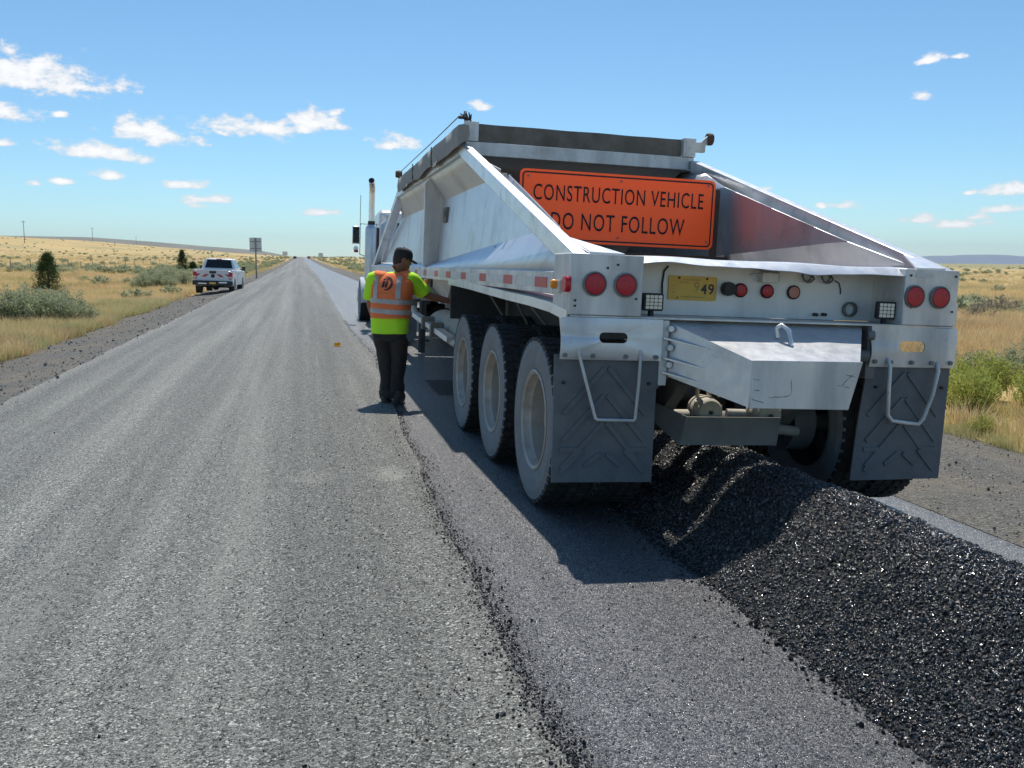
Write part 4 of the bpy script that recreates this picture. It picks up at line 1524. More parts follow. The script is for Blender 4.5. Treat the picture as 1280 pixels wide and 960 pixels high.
MB().box(.655, .72, -.002, .30, .92, 1.243).cyl((.64, -.01, 1.19), (.68, -.02, 1.19), .03, n=10).cyl((.62, .02, 1.06), (.67, 0, 1.06), .04, n=10).build('hitch_bracket', M['frame'], tr, 40)
for z in (1.145, 1.03, .945):
    MB().slab([(-.69, -.012, z), (-.50, -.215, z - .045), (-.53, -.08, z - .01)], (0, 0, -.010)).build('hitch_rib', M['alu'], tr)
for z in (1.195, 1.085, .985):
    MB().cyl((-.652, -.004, z), (-.652, -.030, z), .024, .018, n=8).build('bolt', M['alu'], tr, 40)
MB().tube([(-.045, -.16, 1.170), (-.055, -.155, 1.225), (-.03, -.17, 1.245), (-.005, -.21, 1.215), (0, -.235, 1.15), (-.01, -.24, 1.13)], .014, 8).build('pull_handle', M['alu_bright'], tr, 50)

# running gear details seen under the block
for (x, z, nm) in ((-.185, .645, 'brake_chamber'), (.235, .625, 'brake_chamber')):
    c = MB()
    c.lathe([(0, .36), (.022, .362), (.022, .357), (.075, .36), (.088, .375), (.090, .43), (.098, .432), (.098, .452), (.090, .455), (.088, .50), (.096, .502), (.096, .522), (.085, .525), (.07, .57), (0, .575)], (x, 0, z), 1, 24)
    for k in range(6):
        a = 2 * PI * k / 6 + .4
        c.cyl((x + .1 * math.cos(a), .436, z + .1 * math.sin(a)), (x + .1 * math.cos(a), .40, z + .1 * math.sin(a)), .008, n=6)
    c.cyl((x - .05, .47, z + .08), (x - .05, .47, z + .24), .014, n=6).cyl((x + .03, .47, z + .09), (x + .03, .48, z + .24), .016, n=6)
    p = c.build(nm, M['dust'], tr, 40)
    MB().cyl((x, .358, z), (x, .352, z), .013, n=10).build('port', M['black'], p)
MB().tube([(-.10, .45, .74), (-.02, .40, .80), (.05, .45, .9)], .012, 6).build('air_hose', M['dust'], tr, 40)
MB().tube([(.10, .45, .62), (-.02, .47, .62)], .035, 10).build('push_rod', M['dust'], tr, 40)
MB().cyl((-.70, .46, .60), (-.30, .46, .60), .05, n=12).build('camshaft_tube', M['dust'], tr, 40)
MB().cyl((.30, .5, .52), (.52, .5, .50), .035, n=10).build('camshaft_tube', M['dust'], tr, 40)
MB().slab([(-.385, .27, .632), (.262, .27, .630), (.205, .20, .462), (-.455, .20, .466)], (0, .010, 0)).slab([(-.385, .27, .632), (-.55, .42, .70), (-.56, .40, .58), (-.455, .20, .466)], (.008, .004, 0)).build('scraper_plate', M['frame'], tr, bevel=.002)
fr = MB()
for s in (-1, 1):
    fr.box(s * .50 - .05, s * .50 + .05, .36, 6.3, .96, 1.24)
    fr.box(s * .50 - .11, s * .50 + .11, .37, 6.3, .945, .958)
for y in (.37, 1.4, 2.75, 4.1, 5.5):
    fr.box(-.448, .448, y, y + .09, 1.0, 1.2)
fr.build('chassis_frame', M['frame'], tr, bevel=.004)
for s in (-1, 1):
    # fender over the three wheels
    v = []
    ys_ = [.03, .42, .47, .9, 1.6, 2.4, 3.2, 4.38]
    rows = []
    for i, y in enumerate(ys_):
        zt_ = 1.318 + .018 * y - (.03 if i == 0 else 0)
        dv = .012 * noise.noise(Vector((y * 1.1, s, 2)))
        xi = .90 if y < .45 else .66
        rows.append([(s * xi, y, zt_ + .005), (s * 1.0, y, zt_ + .012 + dv), (s * 1.255, y, zt_ + dv), (s * 1.272, y, zt_ - .006 + dv), (s * 1.275, y, zt_ - .066 + dv), (s * 1.268, y, zt_ - .066 + dv), (s * 1.262, y, zt_ - .012 + dv), (s * xi, y, zt_ - .006)])
    MB().loft(rows).build('fender', M['alu_bright'], tr, 50)
    MB().slab([(s * 1.27, .02, 1.25), (s * 1.27, .20, 1.25), (s * 1.27, .12, 1.10), (s * 1.27, .02, 1.06)], (-s * .012, 0, 0)).build('fender_stay', M['panel'], tr)
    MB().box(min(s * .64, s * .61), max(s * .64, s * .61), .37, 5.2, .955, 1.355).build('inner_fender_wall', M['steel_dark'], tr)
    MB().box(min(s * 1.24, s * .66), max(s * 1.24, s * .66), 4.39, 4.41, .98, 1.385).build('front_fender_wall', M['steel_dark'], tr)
    for (ya, za, yb, zb) in ((4.2, 1.36, 4.1, 1.0), (2.9, 1.33, 3.05, .97), (2.6, 1.33, 2.3, 1.0), (1.5, 1.31, 1.05, 1.05)):
        MB().cyl((s * .95, ya, za), (s * .72, yb, zb), .012, n=6).build('fender_strut', M['frame'], tr)

# lower hopper and clam gates
MB().prism([(-1.04, 1.48), (1.04, 1.48), (.50, .86), (-.50, .86)], 1, 6.2, 9.0).build('lower_hopper', M['panel'], tr, bevel=.006)
MB().hexa([(-.50, 5.7, 1.0), (.50, 5.7, 1.0), (.50, 6.2, .86), (-.50, 6.2, .86), (-1.0, 4.6, 1.36), (1.0, 4.6, 1.36), (1.0, 6.19, 1.36), (-1.0, 6.19, 1.36)]).build('lower_slope', M['panel'], tr)
MB().hexa([(-.50, 9.0, .86), (.50, 9.0, .86), (.50, 9.6, 1.0), (-.50, 9.6, 1.0), (-1.0, 9.01, 1.36), (1.0, 9.01, 1.36), (1.0, 10.8, 1.36), (-1.0, 10.8, 1.36)]).build('lower_slope', M['panel'], tr)
for s in (-1, 1):
    rows = []
    for y in (6.0, 6.01, 9.2, 9.21):
        rr_ = .0 if y in (6.0, 9.21) else 1
        rows.append([(s * (.55 + .30 * math.sin(a) * max(rr_, .2)), y, .86 - .30 * (1 - math.cos(a))) for a in [PI * .5 * k / 6 for k in range(7)]] + [(s * (.52 + .27 * math.sin(a) * max(rr_, .2)), y, .86 - .27 * (1 - math.cos(a))) for a in [PI * .5 * k / 6 for k in range(6, -1, -1)]])
    MB().loft(rows).build('clam_gate', M['dust'], tr, 40)
    MB().tube([(s * .93, 10.2, .82), (s * .93, 9.6, .70), (s * .93, 5.9, .60), (s * .93, 5.3, .66)], .05, 10).build('gate_bar', M['dust'], tr, 50)
    g = MB()
    for (ya, yb) in ((9.6, 8.2), (8.0, 7.3), (7.1, 6.0)):
        za, zb = .78 - (9.6 - ya) * .03, .78 - (9.6 - yb) * .03
        g.hexa([(s * 1.02, yb, zb - .07), (s * .90, yb, zb - .07), (s * .90, ya, za - .07), (s * 1.02, ya, za - .07), (s * 1.02, yb, zb), (s * .90, yb, zb), (s * .90, ya, za), (s * 1.02, ya, za)])
    g.build('side_step', M['alu'], tr, bevel=.006)
    MB().box(min(s * 1.06, s * .88), max(s * 1.06, s * .88), 8.02, 8.14, .62, .80).build('step_bracket', M['frame'], tr, bevel=.006)
    MB().box(min(s * 1.06, s * .88), max(s * 1.06, s * .88), 7.12, 7.25, .58, .77).build('step_bracket', M['frame'], tr, bevel=.006)
    MB().cyl((s * .72, 10.6, .05), (s * .72, 10.6, 1.3), .06, n=10).box(s * .72 - .12, s * .72 + .12, 10.48, 10.72, .25, .27).build('landing_leg', M['steel_dark'], tr)
MB().box(-.62, .62, 10.9, 15.2, 1.22, 1.36).box(-.95, -.85, 10.2, 15.1, 1.30, 1.36).box(.85, .95, 10.2, 15.1, 1.30, 1.36).build('gooseneck', M['frame'], tr, bevel=.006)
MB().box(-1.15, 1.15, 15.0, 15.09, 1.30, 1.39).build('front_crossmember', M['panel'], tr, bevel=.006)
wm = MB()
for s in (-1, 1):
    wm.box(s * .36 - .1, s * .36 + .1, .62, .80, .83, .95)
wm.build('axle_seat', M['frame'], tr)

# ------------------------------------------------------------------ the tractor ahead of it
TR_M = Euler((TPITCH, TROLL, 0)).to_matrix()
tk = thing('semi_tractor', 'white semi tractor with a tall chrome exhaust stack ahead of the trailer', 'truck', TLOC + TR_M @ Vector((0, 14, .04)), (0, TROLL, 0))
f = MB()
for s in (-1, 1):
    f.box(s * .42 - .04, s * .42 + .04, -1.8, 6.9, .78, 1.05)
for y in (-1.5, 0, 2.2, 4.4):
    f.box(-.378, .378, y, y + .1, .82, 1.0)
f.build('chassis_frame', M['steel_dark'], tk)
MB().lathe([(0, 1.06), (.45, 1.06), (.48, 1.10), (.48, 1.15), (0, 1.16)], (0, .1, 0), 2, 24).build('fifth_wheel', M['steel_dark'], tk, 40)
for y in (-.65, .70):
    for s in (-1, 1):
        wheel(tk, s * 1.07, y, .52, s > 0)
        wheel(tk, s * .74, y, .52, s > 0, rim=False)
    MB().cyl((-.9, y, .52), (.9, y, .52), .075, n=12).lathe([(.0, -.22), (.2, -.15), (.24, 0), (.2, .15), (0, .22)], (0, y, .52), 0, 16).build('axle', M['steel_dark'], tk, 40)
for s in (-1, 1):
    wheel(tk, s * 1.10, 5.45, .52, s > 0)
    MB().box(min(s * 1.17, s * .58), max(s * 1.17, s * .58), -1.52, -1.50, .04, .86).build('mud_flap', M['rubber'], tk)
    MB().box(min(s * 1.17, s * .45), max(s * 1.17, s * .45), -1.55, -1.49, .86, .93).build('flap_bracket', M['chrome'], tk)
    MB().lathe([(0, 2.75), (.27, 2.76), (.30, 2.80), (.30, 4.15), (.27, 4.19), (0, 4.2)], (s * .86, 0, .74), 1, 24).build('fuel_tank', M['chrome'], tk, 40)
    # exhaust stack
    st = MB().lathe([(0, 1.05), (.10, 1.06), (.13, 1.12), (.135, 1.16), (.135, 2.26), (.12, 2.32), (.07, 2.36)], (s * 1.2, 2.35, 0), 2, 20).build('exhaust_stack', M['alu'], tk, 40)
    MB().tube([(s * 1.2, 2.35, 2.34), (s * 1.2, 2.35, 3.05), (s * 1.2, 2.32, 3.18), (s * 1.215, 2.25, 3.28), (s * 1.235, 2.14, 3.33)], .066, 14, cap=False).build('stack_pipe', M['chrome'], st, 60)
    MB().tube([(s * 1.234, 2.145, 3.328), (s * 1.22, 2.22, 3.29)], .062, 14).build('pipe_mouth', M['black'], st)
    MB().lathe([(.078, 2.36), (.082, 2.40), (.078, 2.44)], (s * 1.2, 2.35, 0), 2, 14).build('clamp', M['steel_dark'], st)
    MB().box(min(s * 1.07, s * 1.02), max(s * 1.07, s * 1.02), 2.30, 2.40, .95, 2.30).build('stack_bracket', M['rust'], tk)
    # mirror
    mi = MB().box(min(s * 1.34, s * 1.52), max(s * 1.34, s * 1.52), 4.30, 4.36, 1.95, 2.38).build('side_mirror', M['chrome'], tk, bevel=.012)
    MB().box(min(s * 1.355, s * 1.505), max(s * 1.355, s * 1.505), 4.292, 4.298, 1.97, 2.36).build('mirror_glass', M['glass'], mi)
    MB().lathe([(0, -.02), (.06, -.015), (.062, .02), (0, .03)], (s * 1.43, 4.32, 1.84), 1, 14).build('round_mirror', M['chrome'], mi, 40)
    MB().box(min(s * 1.37, s * 1.47), max(s * 1.37, s * 1.47), 4.27, 4.33, 1.74, 1.80).build('red_marker', M['red_lens'], mi)
    MB().tube([(s * 1.0, 4.4, 2.45), (s * 1.32, 4.35, 2.45), (s * 1.33, 4.34, 1.70), (s * 1.0, 4.4, 1.60)], .014, 8).build('mirror_arm', M['chrome'], tk, 40)
    MB().tube([(s * 1.33, 4.34, 2.42), (s * 1.33, 4.34, 3.15)], .007, 5).build('antenna', M['black'], tk)
    # fender over the steering wheel
    rows = []
    for k in range(13):
        a = PI * (-.02 + 1.0 * k / 12)
        yy, zz = 5.45 - .62 * math.cos(a), .54 + .58 * math.sin(a)
        rows.append([(s * .62, yy, zz), (s * 1.22, yy, zz), (s * 1.245, yy, zz - .03), (s * 1.235, yy * .99 + .054, zz - .05), (s * 1.21, yy, zz - .02), (s * .62, yy, zz - .02)])
    MB().loft(rows).build('front_fender', M['white'], tk, 50)
    MB().box(min(s * 1.10, s * .60), max(s * 1.10, s * .60), 4.25, 4.75, .42, .47).box(min(s * 1.10, s * .60), max(s * 1.10, s * .60), 4.25, 4.75, .72, .76).build('cab_step', M['chrome'], tk)
    MB().lathe([(0, 1.15), (.16, 1.16), (.19, 1.22), (.19, 2.05), (.16, 2.12), (.05, 2.16), (.05, 2.26), (.10, 2.27), (.10, 2.32), (0, 2.33)], (s * .80, 2.72, .30), 2, 20).build('air_cleaner', M['white'], tk, 40)
cb = MB()
prof = [(2.95, 1.0), (4.9, 1.0), (4.95, 1.75), (4.62, 2.55), (4.35, 2.72), (3.15, 2.76), (2.98, 2.66)]
cb.prism(prof, 0, -.97, .97)
cb.build('cab', M['white'], tk, bevel=.07)
for s in (-1, 1):
    MB().slab([(s * .975, 3.75, 1.70), (s * .975, 4.75, 1.70), (s * .975, 4.50, 2.45), (s * .975, 3.75, 2.45)], (s * .004, 0, 0)).build('side_window', M['glass'], tk)
    MB().slab([(s * .974, 3.62, 1.02), (s * .974, 4.88, 1.02), (s * .974, 4.92, 1.66), (s * .974, 3.62, 1.66)], (s * .008, 0, 0)).build('door', M['white'], tk)
MB().slab([(-.80, 4.965, 1.80), (.80, 4.965, 1.80), (.76, 4.70, 2.44), (-.76, 4.70, 2.44)], (0, .03, .012)).build('windscreen', M['glass'], tk)
MB().box(-.55, .55, 2.938, 2.946, 1.95, 2.45).build('rear_window', M['glass'], tk)
MB().prism([(4.96, 1.0), (6.75, .95), (6.85, 1.1), (6.8, 1.6), (6.5, 1.72), (4.96, 1.78)], 0, -.60, .60).build('hood', M['white'], tk, bevel=.08)
MB().box(-.50, .50, 6.86, 6.92, .9, 1.6).build('grille', M['chrome'], tk, bevel=.02)
MB().box(-1.22, 1.22, 6.75, 6.98, .42, .80).build('front_bumper', M['chrome'], tk, bevel=.03)

# ------------------------------------------------------------------ the parked pickup
PX, PY = -4.28, 47.6
pk = thing('pickup_truck', 'white pickup with red chevrons on its tailgate parked on the left shoulder', 'pickup', (PX, PY, float(terrain(PX, PY)) + .0), (0, .03, -.055))


def arch(cy, r=.43, zc=.38, n=9):
    return [(cy + r * math.cos(PI * k / n), zc + r * math.sin(PI * k / n)) for k in range(n + 1)]


prof = [(.12, .55), (.62, .50)] + list(reversed(arch(1.15)))[0:] + [(1.75, .42), (3.95, .42)] + list(reversed(arch(4.45))) + [(5.05, .45), (5.35, .55), (5.4, .95), (5.2, 1.10), (3.95, 1.16), (.14, 1.16), (.10, 1.1)]
bodym = MB().prism(prof, 0, -.93, .93)
bodym.build('body', M['white'], pk, bevel=.035)
MB().box(-.80, .80, .20, 2.0, 1.155, 1.175).build('bed_floor', M['bumper'], pk)
for s in (-1, 1):
    MB().box(min(s * .93, s * .82), max(s * .93, s * .82), .14, 2.08, 1.163, 1.195).build('bed_rail', M['white'], pk, bevel=.01)
c = MB()
b4 = [(-.88, 2.12, 1.15), (.88, 2.12, 1.15), (.90, 4.15, 1.15), (-.90, 4.15, 1.15)]
t4 = [(-.68, 2.32, 1.74), (.68, 2.32, 1.74), (.68, 3.35, 1.75), (-.68, 3.35, 1.75)]
c.hexa(b4 + t4).build('cab', M['white'], pk, bevel=.05)


def facequad(a, b, c_, d, u0, u1, v0, v1, off):
    a, b, c_, d = [Vector(q) for q in (a, b, c_, d)]

    def P(u, v):
        return a.lerp(b, u).lerp(d.lerp(c_, u), v)
    n = (b - a).cross(d - a).normalized()
    q = [P(u0, v0) + n * off, P(u1, v0) + n * off, P(u1, v1) + n * off, P(u0, v1) + n * off]
    return MB().slab(q, -n * (off + .004))


facequad(b4[0], b4[1], t4[1], t4[0], .09, .91, .20, .90, .006).build('rear_window', M['glass'], pk)
facequad(b4[1], b4[2], t4[2], t4[1], .10, .52, .22, .88, .006).build('side_window', M['glass'], pk)
facequad(b4[1], b4[2], t4[2], t4[1], .56, .92, .22, .88, .006).build('side_window', M['glass'], pk)
facequad(b4[3], b4[0], t4[0], t4[3], .10, .50, .22, .88, .006).build('side_window', M['glass'], pk)
facequad(b4[3], b4[0], t4[0], t4[3], .54, .90, .22, .88, .006).build('side_window', M['glass'], pk)
facequad(b4[2], b4[3], t4[3], t4[2], .06, .94, .1, .92, .006).build('windscreen', M['glass'], pk)
MB().box(-.13, .13, 2.285, 2.33, 1.69, 1.735).build('brake_light', M['red_lens'], pk)
tg = MB().box(-.76, .76, .085, .13, .66, 1.19).box(-.78, .78, .07, .12, 1.165, 1.205).build('tailgate', M['grey_paint'], pk, bevel=.012)
MB().box(-.16, .16, .066, .09, 1.02, 1.14).build('handle', M['bumper'], tg, bevel=.01)
MB().lathe([(0, .078), (.09, .079), (.1, .085)], (0, 0, .90), 1, 20).build('badge', M['bumper'], tg, 40, loc=None)
for s in (-1, 1):
    MB().prism([(s * .16, .99), (s * .36, .99), (s * .54, .85), (s * .34, .85)], 1, .0825, .086).build('red_chevron', M['tape_red'], tg)
    MB().prism([(s * .755, 1.0), (s * .56, 1.0), (s * .755, .85)], 1, .0825, .086).build('red_chevron', M['tape_red'], tg)
    MB().box(min(s * .935, s * .77), max(s * .935, s * .77), .06, .17, .76, 1.10).build('tail_light', M['red_lens'], pk, bevel=.02)
    MB().box(min(s * .93, s * .775), max(s * .93, s * .775), .055, .075, .80, .88).build('reverse_light', M['clear'], pk)
    mm = MB().box(min(s * 1.16, s * .98), max(s * 1.16, s * .98), 3.55, 3.68, 1.14, 1.36).cyl((s * .9, 3.62, 1.2), (s * 1.0, 3.62, 1.22), .035, n=8).build('side_mirror', M['bumper'], pk, bevel=.02)
    MB().box(min(s * 1.145, s * .995), max(s * 1.145, s * .995), 3.542, 3.549, 1.16, 1.34).build('mirror_glass', M['glass'], mm)
    MB().slab([(s * .934, 2.2, .56), (s * .934, 3.95, .56), (s * .934, 3.95, 1.12), (s * .934, 2.2, 1.12)], (s * .006, 0, 0)).build('door', M['white'], pk)
    MB().box(min(s * .945, s * .938), max(s * .945, s * .938), 2.32, 2.46, .98, 1.02).build('door_handle', M['bumper'], pk)
MB().box(-.95, .95, -.02, .16, .44, .66).box(-.35, .35, -.06, .0, .60, .645).build('bumper', M['bumper'], pk, bevel=.02)
MB().box(-.155, .155, -.028, -.022, .50, .62).build('number_plate', M['plate'], pk)
MB().box(.28, .68, -.028, -.022, .56, .62).box(-.68, -.28, -.028, -.022, .50, .55).build('bumper_step', M['chrome'], pk)
MB().cyl((-.8, 1.15, .36), (.8, 1.15, .36), .06, n=10).lathe([(0, -.2), (.16, -.1), (.19, 0), (.16, .1), (0, .2)], (0, 1.15, .36), 0, 12).box(-.5, .5, .3, 5, .42, .52).cyl((.45, .1, .40), (.45, 1.0, .42), .04, n=8).build('underbody', M['bumper'], pk, 40)
PT = wheel_meshes(.375, .265, .225, .07, 36)
for y in (1.15, 4.45):
    for s in (-1, 1):
        wheel(pk, s * .80, y, .375, s > 0, ms=PT)

# ------------------------------------------------------------------ the worker
PLOC = Vector((.93, 9.98, float(terrain(.93, 9.98)) - .004))
ps = None


def ring(c, rx, ry, n=20, rot=0.0, tilt=None, p=2.3):
    c = Vector(c)
    out = []
    for k in range(n):
        a = 2 * PI * k / n
        ca, sa = math.cos(a), math.sin(a)
        x = rx * abs(ca) ** (2 / p) * (1 if ca >= 0 else -1)
        y = ry * abs(sa) ** (2 / p) * (1 if sa >= 0 else -1)
        v = Vector((x, y, 0))
        v.rotate(Euler((0, 0, rot)))
        if tilt is not None:
            v.rotate(Vector((0, 0, 1)).rotation_difference(Vector(tilt).normalized()))
        out.append(tuple(c + v))
    return out


def limb_rings(pts, radii, n=14, flat=1.0):
    pts = [Vector(p) for p in pts]
    rows = []
    for i, p in enumerate(pts):
        t = (pts[min(i + 1, len(pts) - 1)] - pts[max(i - 1, 0)]).normalized()
        rows.append(ring(p, radii[i], radii[i] * flat, n, 0, t, 2.0))
    return rows


# continuous body: skin over a posed skeleton, fingers rooted in the palms
SH_L, EL_L, WR_L = Vector((-.185, .03, 1.37)), Vector((-.232, .05, 1.10)), Vector((-.205, .14, .885))
SH_R, EL_R, WR_R = Vector((.205, .07, 1.375)), Vector((.335, .22, 1.19)), Vector((.585, .36, 1.115))
bv, be, br = [], [], []


def jt(p, r, parent=None):
    bv.append(tuple(p))
    br.append(r if isinstance(r, tuple) else (r, r))
    if parent is not None:
        be.append((parent, len(bv) - 1))
    return len(bv) - 1


pel = jt((0, 0, .84), (.135, .105))
spn = jt((.01, .015, 1.05), (.13, .105), pel)
chs = jt((.02, .04, 1.25), (.15, .11), spn)
nk0 = jt((.035, .075, 1.41), .062, chs)
nk1 = jt((.055, .11, 1.48), .057, nk0)
hd0 = jt((.082, .145, 1.525), (.068, .078), nk1)
hd1 = jt((.094, .160, 1.585), (.075, .09), hd0)
hd2 = jt((.094, .155, 1.645), (.055, .065), hd1)
for (sh, el, wr) in ((SH_L, EL_L, WR_L), (SH_R, EL_R, WR_R)):
    a = jt(sh.lerp(Vector((.03, .05, 1.36)), .25), .072, chs)
    b_ = jt(sh, .066, a)
    m1 = jt(sh.lerp(el, .5), .055, b_)
    e_ = jt(el, .047, m1)
    m2 = jt(el.lerp(wr, .35), .046, e_)
    w_ = jt(wr, .030, m2)
    d = (wr - el).normalized()
    pm = jt(wr + d * .05, (.040, .020), w_)
    jt(wr + d * .085, (.041, .017), pm)
for s in (-1, 1):
    h_ = jt((s * .09, 0, .80), .098, pel)
    k_ = jt((s * .066, .02, .46), .066, h_)
    c_ = jt((s * .055, 0, .32), .058, k_)
    a_ = jt((s * .048, -.01, .10), .040, c_)
    jt((s * .052, .06, .05), .038, a_)


def skin_mesh(V, E_, Rr, root, sub=2):
    me = bpy.data.meshes.new('tmp')
    me.from_pydata(V, E_, [])
    ob = link('tmp', me)
    ob.modifiers.new('skin', 'SKIN')
    for i, r in enumerate(Rr):
        me.skin_vertices[0].data[i].radius = r
        me.skin_vertices[0].data[i].use_root = (i == root)
    sb = ob.modifiers.new('sub', 'SUBSURF')
    sb.levels = sub
    sb.render_levels = sub
    dg = bpy.context.evaluated_depsgraph_get()
    out = bpy.data.meshes.new_from_object(ob.evaluated_get(dg))
    bpy.data.objects.remove(ob)
    return out


parts_ = [skin_mesh(bv, be, br, 0)]
for (el, wr, side, curl) in ((EL_L, WR_L, -1, .55), (EL_R, WR_R, 1, .35)):
    d = (wr - el).normalized()
    if side < 0:
        across = Vector((.25, 1, .1))
        inward = Vector((1, -.2, 0))
    else:
        across = Vector((-.35, .5, .8))
        inward = Vector((.2, .3, -1))
    across = (across - d * across.dot(d)).normalized()
    inward = (inward - d * inward.dot(d) - across * inward.dot(across)).normalized()
    for k, (off, ln) in enumerate(((-.030, .062), (-.010, .076), (.010, .080), (.030, .070))):
        base = wr + d * .075 + across * off
        pts, rr_ = [base], [.010]
        dd = d.copy()
        for j, fr_ in enumerate((.42, .33, .25)):
            dd = (dd + inward * (curl * (.6 + .3 * j))).normalized()
            pts.append(pts[-1] + dd * ln * fr_ * 1.15)
            rr_.append(.0095 - .0009 * j)
        parts_.append(skin_mesh([tuple(p) for p in pts], [(i, i + 1) for i in range(3)], [(r, r) for r in rr_], 0))
    tb = wr + d * .028 + across * .034
    pts = [tb, tb + across * .026 + d * .022 + inward * .008, tb + across * .034 + d * .052 + inward * .016, tb + across * .032 + d * .074 + inward * .026]
    parts_.append(skin_mesh([tuple(p) for p in pts], [(0, 1), (1, 2), (2, 3)], [(.013, .013), (.011, .011), (.010, .010), (.008, .008)], 0))
bm = bmesh.new()
for me in parts_:
    bm.from_mesh(me)
    bpy.data.meshes.remove(me)
me = bpy.data.meshes.new('person')
bm.to_mesh(me)
bm.free()
me.materials.append(M['skin'])
me.shade_smooth()
ps = link('person', me)
tag(ps, 'worker in an orange vest and lime shirt reaching to the trailer side', 'person')
ps.location = PLOC
ps.rotation_euler = (0, 0, -.36)
ps.scale = (1.02, 1.02, .975)

# face
HC = Vector((.094, .160, 1.585))
FD = Vector((.86, .46, -.22)).normalized()       # looking right along the trailer, head bent
SD = FD.cross(Vector((0, 0, 1))).normalized()
UP = SD.cross(FD).normalized()


def HP(f, s, u):
    return tuple(HC + FD * f + SD * s + UP * u)


hb = MB()
rows = []
for (u, rf, rs, cf) in ((-.125, .045, .04, .03), (-.11, .062, .052, .024), (-.075, .080, .064, .014), (-.03, .088, .072, .006), (.02, .094, .077, 0), (.06, .092, .076, -.004), (.095, .072, .062, -.008), (.115, .035, .032, -.01)):
    rows.append([HP(cf + rf * math.cos(2 * PI * k / 20), rs * math.sin(2 * PI * k / 20), u) for k in range(20)])
hb.loft(rows)
hb.loft([[HP(.084 + d, w * math.cos(2 * PI * k / 8), u + h * math.sin(2 * PI * k / 8)) for k in range(8)] for d, w, u, h in ((-.01, .014, -.012, .03), (.012, .012, -.022, .018), (.022, .010, -.03, .010))])
for s in (-1, 1):
    hb.loft([[HP(-.005 + .022 * math.cos(2 * PI * k / 10), s * (.070 + d), -.012 + .033 * math.sin(2 * PI * k / 10)) for k in range(10)] for d in (0, .012, .016)])
hb.loft([[HP(.076 + d, .024 * math.cos(2 * PI * k / 8), -.066 + h * math.sin(2 * PI * k / 8)) for k in range(8)] for d, h in ((-.01, .008), (.010, .009), (.013, .004))])
hb.build('head', M['skin'], ps, 60)
gl = MB()
for s in (-1, 1):
    gl.loft([[HP(.078 + d, s * .034 + .024 * math.cos(2 * PI * k / 10), .012 + .017 * math.sin(2 * PI * k / 10)) for k in range(10)] for d in (.002, .012)])
    gl.tube([HP(.085, s * .058, .014), HP(.02, s * .080, .012), HP(-.015, s * .078, .006)], .004, 5)
gl.build('sunglasses', M['black'], ps, 40)
hr = MB()
rows = []
for (u, rf, rs, cf) in ((-.085, .05, .058, -.03), (-.05, .078, .072, -.018), (.0, .090, .080, -.014), (.04, .094, .081, -.010)):
    rows.append([HP(cf + (rf if math.cos(2 * PI * k / 20) < .25 else rf * .55) * math.cos(2 * PI * k / 20), rs * math.sin(2 * PI * k / 20), u) for k in range(20)])
hr.loft(rows).build('hair', M['hair'], ps, 60)
cp = MB()
rows = []
for (u, r, q) in ((.022, 1.06, 0), (.060, 1.07, 0), (.095, .98, -.003), (.118, .80, -.006), (.130, .45, -.008), (.133, .1, -.008)):
    rows.append([HP(q + .097 * r * math.cos(2 * PI * k / 24), .084 * r * math.sin(2 * PI * k / 24), u) for k in range(24)])
cp.loft(rows)
v = []
for th in (0, -.006):
    for (f, w, dz) in ((.085, .076, .030), (.115, .070, .022), (.150, .052, .010), (.172, .022, .002)):
        for k in range(7):
            t = -1 + 2 * k / 6
            v.append(HP(f - .02 * t * t, w * t, dz + th - .012 * t * t))
fs = []
for th in (0, 1):
    for j in range(3):
        for k in range(6):
            q = th * 28 + j * 7 + k
            fs.append((q, q + 1, q + 8, q + 7))
for k in range(6):
    fs.append((21 + k, 22 + k, 50 + k, 49 + k))
cp.add(v, fs)
cp.cyl(HP(-.008, 0, .132), HP(-.008, 0, .140), .010, n=8)
cp.build('cap', M['cap'], ps, 60)

# shirt with sleeves, vest, trousers, boots
def torso_rows(off, z0, z1, n=10, taper_top=0.0, nseg=28):
    zs = [.74, .80, .90, 1.00, 1.10, 1.20, 1.28, 1.345, 1.39, 1.425, 1.445]
    rx = [.190, .193, .193, .192, .196, .204, .212, .212, .180, .120, .080]
    ry = [.125, .128, .132, .138, .142, .146, .143, .130, .108, .085, .07]
    cx = [-.01, -.008, -.004, 0, .003, .008, .014, .020, .026, .032, .036]
    cy = [.0, .0, .005, .012, .02, .03, .042, .055, .066, .074, .08]
    rows = []
    for i in range(n + 1):
        z = z0 + (z1 - z0) * i / n
        I = lambda arr: float(np.interp(z, zs, arr))
        rows.append(ring((I(cx), I(cy), z), I(rx) + off, I(ry) + off, nseg, -.10, None, 2.5))
    return rows


sh = MB()
sh.loft(torso_rows(.006, .775, 1.445, 16))
for (s_, e_, k) in ((SH_L, EL_L, 0), (SH_R, EL_R, 1)):
    inn = s_.lerp(Vector((.02, .05, 1.33)), .35)
    pts = [inn, s_ + Vector((0, 0, -.01)), s_.lerp(e_, .3), s_.lerp(e_, .6), s_.lerp(e_, .84), s_.lerp(e_, .85)]
    sh.loft(limb_rings(pts, [.085, .086, .084, .083, .084, .066]))
so_ = sh.build('shirt', M['hivis'], ps, 70)
wobble(so_.data, .008, 9, 1)
bm = bmesh.new()
bm.from_mesh(so_.data)
bmesh.ops.subdivide_edges(bm, edges=list(bm.edges), cuts=1, use_grid_fill=True, smooth=.6)
for v_ in bm.verts:
    v_.co += v_.normal * (.006 * noise.noise(Vector((v_.co.x * 16, v_.co.y * 16, v_.co.z * 11))))
bm.to_mesh(so_.data)
bm.free()
pn = MB()
pn.loft([ring((-.005, 0, z), rx, ry, 24, -.05, None, 2.4) for z, rx, ry in ((.83, .178, .118), (.78, .180, .125), (.72, .178, .126), (.675, .165, .115))])
